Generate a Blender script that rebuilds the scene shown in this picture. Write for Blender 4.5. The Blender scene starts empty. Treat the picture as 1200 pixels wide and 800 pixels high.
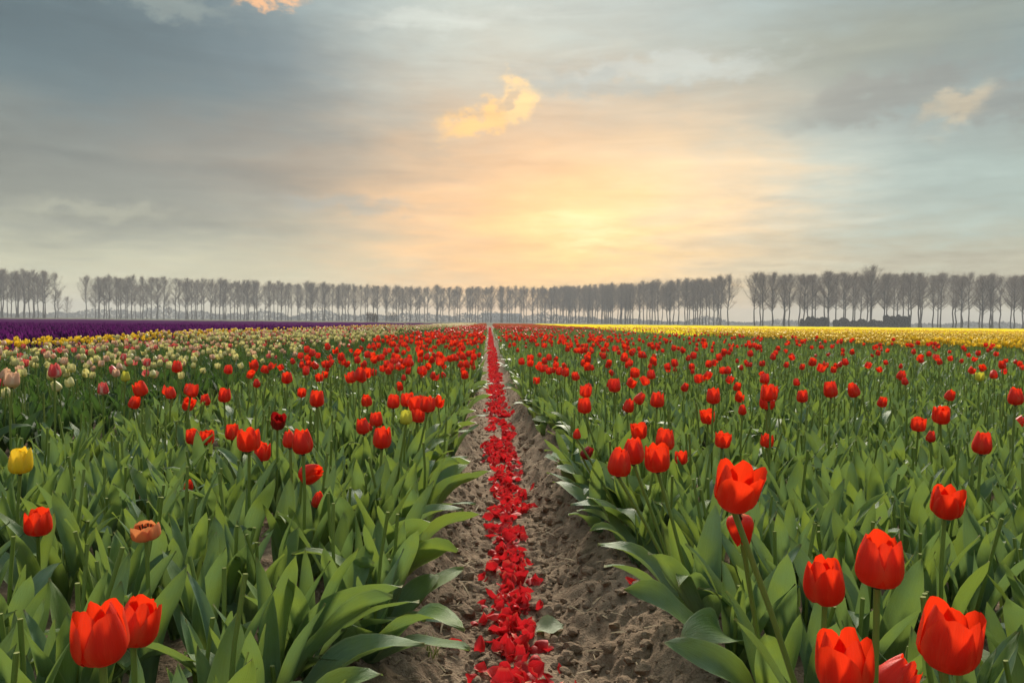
import bpy, math, random
import numpy as np
from mathutils import Vector, Matrix, Euler

random.seed(7)
rng = np.random.default_rng(11)
SC = bpy.context.scene
COL = SC.collection
rad = math.radians

# ------------------------------------------------------------------ camera
CAM = Vector((-0.085, 0.0, 0.85))
FPX = 933.0                                   # focal length in pixels of the 1200 px wide photograph
YAW, PITCH, ROLL = rad(1.66), rad(-1.42), rad(0.60)
FW = Vector((math.sin(YAW)*math.cos(PITCH), math.cos(YAW)*math.cos(PITCH), math.sin(PITCH)))
R0 = Vector((math.cos(YAW), -math.sin(YAW), 0))
U0 = R0.cross(FW)
RT = R0*math.cos(ROLL) + U0*math.sin(ROLL)
UP = -R0*math.sin(ROLL) + U0*math.cos(ROLL)
cd = bpy.data.cameras.new('camera')
cd.sensor_width = 36.0
cd.lens = 28.0
cd.clip_start = 0.05
cd.clip_end = 6000
cam = bpy.data.objects.new('camera', cd)
cam.matrix_world = Matrix(((RT.x, UP.x, -FW.x, CAM.x), (RT.y, UP.y, -FW.y, CAM.y), (RT.z, UP.z, -FW.z, CAM.z), (0, 0, 0, 1)))
COL.objects.link(cam)
SC.camera = cam

def at(x, y, d):
    """a point of the place seen towards (x, y) at depth d metres"""
    return CAM + d*(FW + ((x-600)/FPX)*RT - ((y-400)/FPX)*UP)

def project(P):
    v = np.asarray(P, float) - np.array(CAM)
    d = v @ np.array(FW)
    dd = np.maximum(d, 1e-3)
    return 600 + FPX*(v @ np.array(RT))/dd, 400 - FPX*(v @ np.array(UP))/dd, d

# ------------------------------------------------------------------ render settings
SC.render.engine = 'CYCLES'
SC.cycles.use_denoising = True
SC.cycles.max_bounces = 6
SC.cycles.diffuse_bounces = 3
SC.cycles.glossy_bounces = 2
SC.cycles.transmission_bounces = 4
SC.cycles.volume_bounces = 0
SC.cycles.transparent_max_bounces = 4
SC.cycles.caustics_reflective = False
SC.cycles.caustics_refractive = False
SC.view_settings.view_transform = 'Standard'
SC.view_settings.look = 'None'
SC.view_settings.exposure = 1.95
SC.view_settings.gamma = 1.0
SC.view_settings.use_curve_mapping = False

# ------------------------------------------------------------------ node helpers
def lin(c):
    out = []
    for v in c[:3]:
        v = v/255.0
        out.append(v/12.92 if v <= 0.04045 else ((v+0.055)/1.055)**2.4)
    return tuple(out) + (1.0,)

class NT:
    """small expression builder over a node tree"""
    def __init__(self, tree):
        self.t = tree; self.n = tree.nodes; self.l = tree.links
    def _in(self, sock, v):
        if hasattr(v, 'is_output'): self.l.new(v, sock)
        else: sock.default_value = v
    def m(self, op, a, b=None, c=None, clamp=False):
        nd = self.n.new('ShaderNodeMath'); nd.operation = op; nd.use_clamp = clamp
        self._in(nd.inputs[0], a)
        if b is not None: self._in(nd.inputs[1], b)
        if c is not None: self._in(nd.inputs[2], c)
        return nd.outputs[0]
    def mix(self, f, a, b):
        nd = self.n.new('ShaderNodeMix'); nd.data_type = 'RGBA'
        self._in(nd.inputs['Factor'], f)
        ins = [s for s in nd.inputs if s.type == 'RGBA']
        self._in(ins[0], a); self._in(ins[1], b)
        return [s for s in nd.outputs if s.type == 'RGBA'][0]
    def noise(self, vec, scale, detail=4, rough=0.5, dist=0.0):
        nd = self.n.new('ShaderNodeTexNoise')
        if vec is not None: self.l.new(vec, nd.inputs['Vector'])
        nd.inputs['Scale'].default_value = scale; nd.inputs['Detail'].default_value = detail
        nd.inputs['Roughness'].default_value = rough; nd.inputs['Distortion'].default_value = dist
        return nd.outputs['Fac']
    def comb(self, x, y, z):
        nd = self.n.new('ShaderNodeCombineXYZ')
        self._in(nd.inputs[0], x); self._in(nd.inputs[1], y); self._in(nd.inputs[2], z)
        return nd.outputs[0]
    def ss(self, lo, hi, v):
        nd = self.n.new('ShaderNodeMapRange'); nd.interpolation_type = 'SMOOTHSTEP'
        self._in(nd.inputs['Value'], v); nd.inputs['From Min'].default_value = lo; nd.inputs['From Max'].default_value = hi
        return nd.outputs['Result']

# ------------------------------------------------------------------ sky and sun
SUN_AZ, SUN_EL = rad(7.0), rad(34.0)
world = bpy.data.worlds.new('World')
SC.world = world
world.use_nodes = True
W = NT(world.node_tree)
W.n.clear()
tc = W.n.new('ShaderNodeTexCoord')
sep = W.n.new('ShaderNodeSeparateXYZ'); W.l.new(tc.outputs['Generated'], sep.inputs[0])
dx, dy, dz = sep.outputs
DEG = 57.29578
AZ = W.m('MULTIPLY', W.m('ARCTAN2', dx, dy), DEG)
EL = W.m('MULTIPLY', W.m('ARCSINE', dz), DEG)
za = W.m('ADD', W.m('MAXIMUM', dz, 0.0), 0.10)
PX = W.m('DIVIDE', dx, za); PY = W.m('DIVIDE', dy, za)
PV = W.comb(PX, PY, 0.0)                                     # the cloud layer seen in perspective
n_big = W.noise(PV, 0.55, 5, 0.55, 0.4)
n_mid = W.noise(W.comb(PX, PY, 3.7), 1.5, 6, 0.6, 0.3)
n_fine = W.noise(W.comb(PX, PY, 9.1), 4.2, 6, 0.62, 0.2)
AZw = W.m('ADD', AZ, W.m('MULTIPLY', W.m('SUBTRACT', n_mid, 0.5), 16.0))
ELw = W.m('ADD', EL, W.m('ADD', W.m('MULTIPLY', W.m('SUBTRACT', n_big, 0.5), 7.0), W.m('MULTIPLY', W.m('SUBTRACT', n_fine, 0.5), 4.0)))
def lobe(a0, e0, sa, se, warp=True, skew=0.0):
    a, e = (AZw, ELw) if warp else (AZ, EL)
    u = W.m('SUBTRACT', a, a0); v = W.m('SUBTRACT', e, e0)
    if skew: v = W.m('SUBTRACT', v, W.m('MULTIPLY', u, skew))
    u = W.m('DIVIDE', u, sa); v = W.m('DIVIDE', v, se)
    q = W.m('ADD', W.m('MULTIPLY', u, u), W.m('MULTIPLY', v, v))
    return W.m('EXPONENT', W.m('MULTIPLY', q, -1.0))
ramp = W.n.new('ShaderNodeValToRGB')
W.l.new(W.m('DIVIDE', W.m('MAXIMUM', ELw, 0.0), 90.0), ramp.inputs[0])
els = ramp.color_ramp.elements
stops = [(0.0, (216, 209, 180)), (4.0, (209, 207, 180)), (8.0, (176, 178, 163)), (13.0, (152, 166, 161)), (20.0, (134, 156, 160)), (40.0, (190, 202, 204)), (90.0, (226, 231, 232))]  # highest stops, out of view, brightened to add fill light on the foreground
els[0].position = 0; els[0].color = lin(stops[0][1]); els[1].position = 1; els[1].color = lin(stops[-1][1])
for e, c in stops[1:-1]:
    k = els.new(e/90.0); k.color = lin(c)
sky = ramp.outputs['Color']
def layer(sky, c, f, k):
    return W.mix(W.m('MULTIPLY', f, k, clamp=True), sky, lin(c))
sky = layer(sky, (112, 131, 133), lobe(-23, 15.5, 17, 8.0), 0.85)      # dull blue-grey cloud
sky = layer(sky, (146, 140, 126), lobe(-13, 10.2, 15, 3.8), 0.95)      # broad cloud bank
sky = layer(sky, (138, 139, 127), lobe(-31, 9.0, 10, 3.6), 0.9)
sky = layer(sky, (96, 113, 114), lobe(-28, 18.0, 13, 4.6), 0.85)
sky = layer(sky, (100, 123, 130), lobe(-13, 17.8, 7, 2.8), 0.8)
sky = layer(sky, (192, 204, 196), lobe(1, 20, 11, 5.0), 0.85)          # paler streaked cloud
sky = layer(sky, (168, 186, 182), lobe(16, 20, 12, 5.0), 0.7)
sky = layer(sky, (152, 156, 138), lobe(26, 18.0, 12, 3.0, skew=0.12), 0.85)
sky = layer(sky, (192, 206, 198), lobe(22, 9.5, 9, 3.4), 0.85)
sky = layer(sky, (168, 190, 184), lobe(33, 8.0, 8, 2.6), 0.6)
sky = layer(sky, (164, 157, 140), lobe(29, 2.6, 15, 2.8), 0.95)        # grey haze low down
sky = layer(sky, (228, 196, 156), lobe(4.0, 7.5, 13.5, 9.4), 0.92)        # cloud lit by the low sun
sky = layer(sky, (255, 202, 136), lobe(3.2, 6.4, 9.5, 7.4), 0.97)
sky = layer(sky, (255, 222, 172), lobe(13.0, 9.0, 7.0, 4.2), 0.8)
sky = layer(sky, (255, 222, 142), lobe(7.0, 6.4, 5.0, 3.4), 0.8)
sky = layer(sky, (255, 238, 178), lobe(7.4, 6.9, 2.4, 1.0), 0.7)
streak = W.noise(W.comb(W.m('MULTIPLY', AZ, 0.055), W.m('MULTIPLY', EL, 0.42), 2.0), 1.6, 7, 0.62, 0.5)
def puff(a0, e0, sa, se, skew, c, k, seed, lo=0.30, hi=0.80):
    pv = W.comb(AZ, W.m('MULTIPLY', EL, 1.5), seed)
    na = W.noise(pv, 0.34, 6, 0.60, 0.15); nb = W.noise(W.comb(AZ, W.m('MULTIPLY', EL, 1.5), seed+20), 0.42, 6, 0.60, 0.15)
    a = W.m('ADD', AZ, W.m('MULTIPLY', W.m('SUBTRACT', na, 0.5), 5.5*min(1.6, max(0.6, sa/2))))
    e = W.m('ADD', EL, W.m('MULTIPLY', W.m('SUBTRACT', nb, 0.5), 5.0*min(1.2, max(0.5, se))))
    u = W.m('SUBTRACT', a, a0); v = W.m('SUBTRACT', W.m('SUBTRACT', e, e0), W.m('MULTIPLY', u, skew))
    u = W.m('DIVIDE', u, sa); v = W.m('DIVIDE', v, se)
    l = W.m('EXPONENT', W.m('MULTIPLY', W.m('ADD', W.m('MULTIPLY', u, u), W.m('MULTIPLY', v, v)), -1.0))
    return layer(globals()['sky'], c, W.ss(lo, hi, l), k)
sky = puff(26.5, 14.6, 6.0, 1.6, 0.10, (152, 151, 140), 0.7, 4.2, 0.05, 0.95)
sky = puff(33.0, 13.6, 5.0, 1.5, 0.05, (148, 148, 138), 0.65, 6.1, 0.05, 0.95)
sky = puff(-0.3, 14.2, 2.6, 1.2, 0.30, (255, 208, 128), 0.95, 1.2, 0.08, 0.85)
sky = puff(2.0, 15.6, 1.7, 1.3, 0.30, (255, 216, 148), 0.97, 2.4, 0.15, 0.75)
sky = puff(1.1, 15.5, 1.1, 0.6, 0.45, (196, 176, 148), 0.7, 2.9, 0.2, 0.85)
sky = puff(30.6, 13.5, 1.9, 1.0, 0.30, (226, 204, 164), 0.5, 5.4, 0.0, 1.0)
sky = puff(-15.6, 21.3, 2.4, 0.9, 0.0, (250, 196, 140), 0.9, 7.7, 0.2, 0.8)
sky = puff(-25.2, 6.9, 4.6, 0.6, 0.0, (206, 204, 178), 0.35, 8.3, 0.0, 1.0)
sky = puff(-22.0, 20.0, 4.2, 1.0, -0.1, (152, 162, 154), 0.7, 9.9, 0.1, 0.9)
sky = puff(-10.0, 8.0, 5.5, 0.6, 0.0, (170, 172, 164), 0.5, 12.9, 0.1, 0.9)
sky = puff(-3.0, 20.5, 7.0, 0.7, 0.05, (205, 210, 200), 0.55, 13.9, 0.1, 0.9)
sky = puff(12.0, 17.3, 9.0, 0.8, 0.0, (200, 208, 202), 0.5, 14.9, 0.1, 0.9)
sky = puff(8.0, 16.4, 8.0, 0.9, 0.0, (170, 178, 172), 0.5, 15.9, 0.1, 0.9)
gain = W.m('ADD', 0.54, W.m('ADD', W.m('MULTIPLY', streak, 0.62), W.m('MULTIPLY', n_fine, 0.38)))
vm = W.n.new('ShaderNodeVectorMath'); vm.operation = 'SCALE'
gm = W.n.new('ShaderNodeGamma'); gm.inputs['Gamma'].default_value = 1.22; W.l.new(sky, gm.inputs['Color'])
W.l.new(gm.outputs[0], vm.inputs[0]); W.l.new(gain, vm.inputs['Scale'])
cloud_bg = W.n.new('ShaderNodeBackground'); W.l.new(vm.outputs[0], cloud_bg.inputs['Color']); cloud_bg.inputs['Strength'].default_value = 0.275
st = W.n.new('ShaderNodeTexSky'); st.sky_type = 'NISHITA'; st.sun_disc = False
st.sun_elevation = SUN_EL; st.sun_rotation = SUN_AZ; st.air_density = 1.0; st.dust_density = 1.5
sky_bg = W.n.new('ShaderNodeBackground'); W.l.new(st.outputs[0], sky_bg.inputs['Color']); sky_bg.inputs['Strength'].default_value = 0.05
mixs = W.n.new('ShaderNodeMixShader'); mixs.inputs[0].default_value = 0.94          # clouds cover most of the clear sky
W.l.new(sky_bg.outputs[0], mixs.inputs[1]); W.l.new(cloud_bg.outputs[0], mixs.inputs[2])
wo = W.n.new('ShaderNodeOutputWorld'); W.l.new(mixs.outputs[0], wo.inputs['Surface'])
world.cycles.sampling_method = 'MANUAL'; world.cycles.sample_map_resolution = 512

sund = bpy.data.lights.new('sun', 'SUN')
sund.energy = 1.5
sund.angle = rad(16)
sund.color = (1.0, 0.90, 0.76)
sun = bpy.data.objects.new('sun', sund)
SDIR = Vector((math.sin(SUN_AZ)*math.cos(SUN_EL), math.cos(SUN_AZ)*math.cos(SUN_EL), math.sin(SUN_EL)))
sun.rotation_euler = (-SDIR).to_track_quat('-Z', 'Y').to_euler()
sun.location = SDIR*200
COL.objects.link(sun)

# ------------------------------------------------------------------ materials
def material(name):
    m = bpy.data.materials.new(name); m.use_nodes = True
    t = NT(m.node_tree); t.n.clear()
    out = t.n.new('ShaderNodeOutputMaterial')
    geo = t.n.new('ShaderNodeNewGeometry'); uv = t.n.new('ShaderNodeTexCoord')
    return m, t, out, geo.outputs['Position'], uv.outputs['UV'], uv.outputs['Object']

def thin(t, out, color, trans, k, rough=0.45, spec=0.4, bump=None, bstr=0.2, bdist=0.002):
    p = t.n.new('ShaderNodeBsdfPrincipled')
    t._in(p.inputs['Base Color'], color); p.inputs['Roughness'].default_value = rough
    p.inputs['Specular IOR Level'].default_value = spec
    if bump is not None:
        b = t.n.new('ShaderNodeBump'); b.inputs['Strength'].default_value = bstr; b.inputs['Distance'].default_value = bdist
        t.l.new(bump, b.inputs['Height']); t.l.new(b.outputs[0], p.inputs['Normal'])
    if k <= 0:
        t.l.new(p.outputs[0], out.inputs['Surface']); return
    tr = t.n.new('ShaderNodeBsdfTranslucent'); t._in(tr.inputs['Color'], trans)
    mx = t.n.new('ShaderNodeMixShader'); mx.inputs[0].default_value = k
    t.l.new(p.outputs[0], mx.inputs[1]); t.l.new(tr.outputs[0], mx.inputs[2])
    t.l.new(mx.outputs[0], out.inputs['Surface'])

def leaf_material(name, a, b, c, tra, trb):
    m, t, out, pos, uv, ob = material(name)
    n1 = t.ss(0.3, 0.7, t.noise(pos, 9.0, 3, 0.55)); n2 = t.ss(0.40, 0.66, t.noise(pos, 3.2, 3, 0.55))
    col = t.mix(n1, a, b); col = t.mix(t.m('MULTIPLY', n2, 0.75), col, c)
    s = t.n.new('ShaderNodeSeparateXYZ'); t.l.new(uv, s.inputs[0])
    vein = t.noise(t.comb(t.m('MULTIPLY', s.outputs[0], 30.0), t.m('MULTIPLY', s.outputs[1], 1.6), t.m('MULTIPLY', n1, 2.0)), 1.0, 4, 0.65)
    bloom = t.noise(pos, 45.0, 4, 0.6)
    rib = t.noise(t.comb(t.m('MULTIPLY', s.outputs[0], 75.0), t.m('MULTIPLY', s.outputs[1], 1.0), 0.0), 1.0, 2, 0.5)
    spot = t.ss(0.70, 0.76, t.noise(pos, 150.0, 3, 0.6))
    hs = t.n.new('ShaderNodeHueSaturation'); t.l.new(col, hs.inputs['Color'])
    t.l.new(t.m('ADD', 0.40, t.m('ADD', t.m('MULTIPLY', vein, 0.74), t.m('ADD', t.m('MULTIPLY', bloom, 0.30), t.m('MULTIPLY', rib, 0.30)))), hs.inputs['Value'])
    ed = t.ss(0.455, 0.5, t.m('ABSOLUTE', t.m('SUBTRACT', s.outputs[0], 0.5)))
    tip = t.m('MULTIPLY', t.ss(0.95, 1.0, s.outputs[1]), 0.7)
    col = t.mix(t.m('MULTIPLY', ed, 0.55), hs.outputs[0], (0.30, 0.34, 0.16, 1))
    col = t.mix(tip, col, (0.26, 0.22, 0.09, 1))
    col = t.mix(t.m('MULTIPLY', spot, 0.6), col, (0.16, 0.12, 0.06, 1))
    thin(t, out, col, t.mix(n1, tra, trb), 0.30, 0.50, 0.25, vein, 0.8, 0.003)
    return m

def petal_material(name, main, deep, base, edge, trans, k=0.42, basew=0.18, edgek=0.4, fresh=0.42):
    m, t, out, pos, uv, ob = material(name)
    s = t.n.new('ShaderNodeSeparateXYZ'); t.l.new(uv, s.inputs[0])
    u, v = s.outputs[0], s.outputs[1]
    n1 = t.ss(0.3, 0.72, t.noise(pos, 9.0, 2, 0.5))
    col = t.mix(n1, main, deep)
    streak = t.noise(t.comb(t.m('MULTIPLY', u, 14.0), t.m('MULTIPLY', v, 1.1), 0.0), 1.0, 4, 0.65)
    col = t.mix(t.m('MULTIPLY', t.ss(0.40, 0.70, streak), 0.65), col, deep)
    hl = t.m('MULTIPLY', t.ss(0.52, 0.70, t.noise(t.comb(t.m('MULTIPLY', u, 9.0), t.m('MULTIPLY', v, 1.4), 5.0), 1.0, 3, 0.6)), 0.35)
    col = t.mix(hl, col, edge)
    fine = t.noise(t.comb(t.m('MULTIPLY', u, 60.0), t.m('MULTIPLY', v, 1.5), 1.0), 1.0, 3, 0.6)
    hv_ = t.n.new('ShaderNodeHueSaturation'); t.l.new(col, hv_.inputs['Color']); t.l.new(t.m('ADD', 0.72, t.m('MULTIPLY', fine, 0.56)), hv_.inputs['Value'])
    col = hv_.outputs[0]
    ed = t.m('ABSOLUTE', t.m('SUBTRACT', u, 0.5))
    col = t.mix(t.m('MULTIPLY', t.ss(0.30, 0.5, t.m('ADD', ed, t.m('MULTIPLY', streak, 0.06))), edgek), col, edge)
    col = t.mix(t.m('SUBTRACT', 1.0, t.ss(0.0, basew, v)), col, base)
    thin(t, out, col, trans, k, fresh, 0.35, streak, 0.5, 0.0025)
    return m

M = {}
M['leaf'] = leaf_material('tulip_leaf', (0.095, 0.168, 0.046, 1), (0.125, 0.205, 0.135, 1), (0.140, 0.208, 0.046, 1), (0.28, 0.38, 0.05, 1), (0.19, 0.30, 0.08, 1))
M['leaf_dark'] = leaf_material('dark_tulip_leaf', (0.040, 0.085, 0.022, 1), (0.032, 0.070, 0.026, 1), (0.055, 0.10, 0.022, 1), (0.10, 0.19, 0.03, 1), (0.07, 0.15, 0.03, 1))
def stem_material():
    m, t, out, pos, uv, ob = material('tulip_stem')
    n = t.noise(pos, 14.0, 3, 0.5)
    thin(t, out, t.mix(n, (0.21, 0.26, 0.045, 1), (0.13, 0.20, 0.04, 1)), (0.2, 0.3, 0.05, 1), 0.15, 0.42, 0.4)
    return m
M['stem'] = stem_material()
def plain(name, a, b, scale=20, rough=0.6, spec=0.3, k=0.0, trans=(0, 0, 0, 1), bump=0.0):
    m, t, out, pos, uv, ob = material(name)
    n = t.noise(pos, scale, 4, 0.55)
    thin(t, out, t.mix(t.ss(0.3, 0.7, n), a, b), trans, k, rough, spec, n if bump else None, bump, 0.01)
    return m
M['cut'] = plain('cut_stem_end', (0.27, 0.29, 0.13, 1), (0.20, 0.22, 0.08, 1), 60, 0.9, 0.0)
RED, RED2 = (0.84, 0.038, 0.008, 1), (0.68, 0.018, 0.006, 1)
M['red'] = petal_material('red_petal', RED, RED2, (0.55, 0.22, 0.03, 1), (0.85, 0.105, 0.035, 1), (0.95, 0.05, 0.01, 1), 0.42, 0.10, 0.55)
M['darkred'] = petal_material('dark_red_petal', (0.33, 0.006, 0.006, 1), (0.20, 0.004, 0.006, 1), (0.2, 0.05, 0.02, 1), (0.4, 0.01, 0.01, 1), (0.45, 0.01, 0.01, 1), 0.3)
M['cream'] = petal_material('cream_petal', (0.72, 0.66, 0.36, 1), (0.66, 0.62, 0.24, 1), (0.42, 0.46, 0.12, 1), (0.78, 0.70, 0.45, 1), (0.75, 0.68, 0.25, 1), 0.35, 0.45, 0.6)
M['blush'] = petal_material('blush_petal', (0.76, 0.55, 0.36, 1), (0.72, 0.40, 0.28, 1), (0.55, 0.52, 0.18, 1), (0.82, 0.68, 0.52, 1), (0.8, 0.5, 0.3, 1), 0.35, 0.4, 0.6)
M['pink'] = petal_material('pink_petal', (0.74, 0.07, 0.075, 1), (0.68, 0.04, 0.05, 1), (0.80, 0.62, 0.42, 1), (0.88, 0.62, 0.50, 1), (0.8, 0.15, 0.12, 1), 0.35, 0.30, 0.85)
M['yellow'] = petal_material('yellow_petal', (0.90, 0.74, 0.035, 1), (0.88, 0.68, 0.025, 1), (0.62, 0.50, 0.05, 1), (0.88, 0.60, 0.05, 1), (0.9, 0.55, 0.03, 1), 0.4)
M['lemon'] = petal_material('green_yellow_petal', (0.72, 0.62, 0.06, 1), (0.60, 0.58, 0.07, 1), (0.40, 0.45, 0.06, 1), (0.76, 0.68, 0.10, 1), (0.7, 0.65, 0.06, 1), 0.35, 0.4)
M['salmon'] = petal_material('faded_petal', (0.80, 0.34, 0.16, 1), (0.75, 0.20, 0.07, 1), (0.70, 0.55, 0.30, 1), (0.80, 0.12, 0.05, 1), (0.8, 0.3, 0.1, 1), 0.35, 0.35, 0.8)
M['fallen'] = petal_material('fallen_petal', (0.76, 0.022, 0.014, 1), (0.30, 0.005, 0.008, 1), (0.72, 0.40, 0.20, 1), (0.84, 0.16, 0.16, 1), (0.75, 0.02, 0.03, 1), 0.30, 0.10, 0.35, 0.60)
M['anther'] = plain('dark_anther', (0.02, 0.015, 0.02, 1), (0.06, 0.05, 0.02, 1), 80)
M['purple'] = plain('purple_bloom', (0.085, 0.010, 0.085, 1), (0.05, 0.006, 0.055, 1), 1.2, 1.0, 0.0)
M['bark'] = plain('poplar_bark', (0.085, 0.072, 0.062, 1), (0.13, 0.115, 0.10, 1), 1.5, 0.9, 0.1)
M['twig'] = plain('bare_twig', (0.24, 0.172, 0.125, 1), (0.32, 0.240, 0.180, 1), 0.4, 0.9, 0.1)
M['hedge'] = plain('evergreen_leaf', (0.008, 0.014, 0.010, 1), (0.014, 0.020, 0.012, 1), 1.0, 1.0, 0.0)
M['brownbush'] = plain('brown_twig', (0.09, 0.06, 0.045, 1), (0.13, 0.09, 0.06, 1), 1.0, 0.9, 0.1)
M['wood'] = plain('distant_wood', (0.05, 0.058, 0.050, 1), (0.075, 0.075, 0.065, 1), 0.05, 0.9, 0.1)
M['barnwall'] = plain('barn_wall', (0.12, 0.11, 0.10, 1), (0.15, 0.14, 0.13, 1), 0.3, 0.8)
M['barnroof'] = plain('barn_roof', (0.11, 0.10, 0.10, 1), (0.15, 0.14, 0.13, 1), 0.3, 0.8)
M['barndark'] = plain('barn_opening', (0.03, 0.03, 0.03, 1), (0.04, 0.04, 0.04, 1), 0.3, 0.8)
M['straw'] = plain('dry_straw', (0.30, 0.24, 0.14, 1), (0.20, 0.15, 0.09, 1), 30, 0.8, 0.2, 0.1, (0.3, 0.22, 0.1, 1))
M['grass'] = plain('weed_grass', (0.10, 0.15, 0.03, 1), (0.20, 0.20, 0.06, 1), 30, 0.6, 0.3, 0.25, (0.25, 0.3, 0.05, 1))
M['paleleaf'] = leaf_material('pale_fallen_leaf', (0.24, 0.29, 0.17, 1), (0.30, 0.34, 0.22, 1), (0.20, 0.26, 0.13, 1), (0.3, 0.36, 0.15, 1), (0.3, 0.36, 0.15, 1))

def soil_material(name, near):
    m, t, out, pos, uv, ob = material(name)
    s = t.n.new('ShaderNodeSeparateXYZ'); t.l.new(pos, s.inputs[0])
    n1 = t.noise(pos, 5.0, 4, 0.6); n2 = t.noise(pos, 38.0, 5, 0.65); n3 = t.noise(pos, 160.0, 3, 0.6)
    c = t.mix(t.ss(0.3, 0.7, n1), (0.235, 0.170, 0.115, 1), (0.32, 0.24, 0.165, 1))
    c = t.mix(t.m('MULTIPLY', t.ss(0.35, 0.68, n2), 0.6), c, (0.12, 0.085, 0.058, 1))
    c = t.mix(t.m('MULTIPLY', t.ss(0.58, 0.75, n3), 0.35), c, (0.36, 0.29, 0.22, 1))
    if near:
        # beyond the flower fields the ground is meadow
        far = t.ss(120.0, 190.0, s.outputs[1])
        g = t.mix(t.ss(0.3, 0.7, t.noise(pos, 0.03, 3, 0.5)), (0.060, 0.080, 0.030, 1), (0.105, 0.085, 0.060, 1))
        c = t.mix(far, c, g)
    h = t.m('ADD', t.m('MULTIPLY', n2, 0.7), t.m('MULTIPLY', n3, 0.3))
    thin(t, out, c, c, 0.0, 0.95, 0.06, h, 1.0, 0.02)
    return m
M['soil'] = soil_material('field_soil', True)
M['clod'] = soil_material('soil_clod', False)

def field_material(name, a, b, c, scale, k):
    m, t, out, pos, uv, ob = material(name)
    n = t.noise(pos, scale, 3, 0.6); n2 = t.noise(pos, 0.25, 2, 0.5)
    col = t.mix(t.ss(0.40, 0.58, n), a, b)
    col = t.mix(t.m('MULTIPLY', t.ss(0.4, 0.7, n2), k), col, c)
    thin(t, out, col, col, 0.15, 0.95, 0.0)
    return m
M['far_red'] = field_material('far_red_bed', (0.10, 0.11, 0.025, 1), (0.50, 0.03, 0.01, 1), (0.30, 0.06, 0.02, 1), 5.0, 0.4)
M['far_yellow'] = field_material('far_yellow_bed', (0.82, 0.64, 0.02, 1), (0.90, 0.72, 0.022, 1), (0.86, 0.66, 0.02, 1), 3.0, 0.4)
M['far_cream'] = field_material('far_cream_bed', (0.30, 0.28, 0.10, 1), (0.62, 0.50, 0.30, 1), (0.55, 0.40, 0.28, 1), 4.0, 0.5)
M['far_purple'] = field_material('far_purple_bed', (0.045, 0.007, 0.050, 1), (0.075, 0.009, 0.076, 1), (0.09, 0.012, 0.085, 1), 3.0, 0.5)

# ------------------------------------------------------------------ mesh helpers
class Geo:
    def __init__(self, V, Q=None, T=None, mq=None, mt=None, UV=None):
        self.V = np.asarray(V, float).reshape(-1, 3)
        self.Q = np.asarray(Q if Q is not None else [], int).reshape(-1, 4)
        self.T = np.asarray(T if T is not None else [], int).reshape(-1, 3)
        self.mq = np.zeros(len(self.Q), int) if mq is None else np.asarray(mq, int)
        self.mt = np.zeros(len(self.T), int) if mt is None else np.asarray(mt, int)
        self.UV = np.zeros((len(self.V), 2)) if UV is None else np.asarray(UV, float)
    def mat(self, i):
        self.mq = np.full(len(self.Q), i); self.mt = np.full(len(self.T), i); return self
    def copy(self):
        return Geo(self.V.copy(), self.Q, self.T, self.mq.copy(), self.mt.copy(), self.UV)
    def xf(self, mtx):
        g = self.copy(); A = np.array(mtx)
        g.V = self.V @ A[:3, :3].T + A[:3, 3]; return g

def join(gs):
    gs = [g for g in gs if len(g.V)]
    off = np.cumsum([0]+[len(g.V) for g in gs])
    return Geo(np.concatenate([g.V for g in gs]), np.concatenate([g.Q+o for g, o in zip(gs, off)]), np.concatenate([g.T+o for g, o in zip(gs, off)]),
               np.concatenate([g.mq for g in gs]), np.concatenate([g.mt for g in gs]), np.concatenate([g.UV for g in gs]))

def scatter(g, P, rz, sc, tx=None, ty=None):
    """copies of g turned, tilted, scaled and placed, as one Geo"""
    n = len(P)
    if n == 0: return Geo([])
    rz = np.asarray(rz); tx = np.zeros(n) if tx is None else tx; ty = np.zeros(n) if ty is None else ty
    c, s = np.cos(rz), np.sin(rz); z = np.zeros(n); o = np.ones(n)
    Rz = np.stack([np.stack([c, -s, z], 1), np.stack([s, c, z], 1), np.stack([z, z, o], 1)], 1)
    c, s = np.cos(tx), np.sin(tx)
    Rx = np.stack([np.stack([o, z, z], 1), np.stack([z, c, -s], 1), np.stack([z, s, c], 1)], 1)
    c, s = np.cos(ty), np.sin(ty)
    Ry = np.stack([np.stack([c, z, s], 1), np.stack([z, o, z], 1), np.stack([-s, z, c], 1)], 1)
    Rm = Rx @ Ry @ Rz
    sc = np.asarray(sc, float)
    if sc.ndim == 1: sc = np.stack([sc]*3, 1)
    V = np.einsum('nij,nkj->nki', Rm, g.V[None]*sc[:, None, :]) + np.asarray(P)[:, None, :]
    k = len(g.V); off = (np.arange(n)*k)[:, None, None]
    return Geo(V.reshape(-1, 3), (g.Q[None]+off).reshape(-1, 4), (g.T[None]+off).reshape(-1, 3), np.tile(g.mq, n), np.tile(g.mt, n), np.tile(g.UV, (n, 1)))

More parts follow.
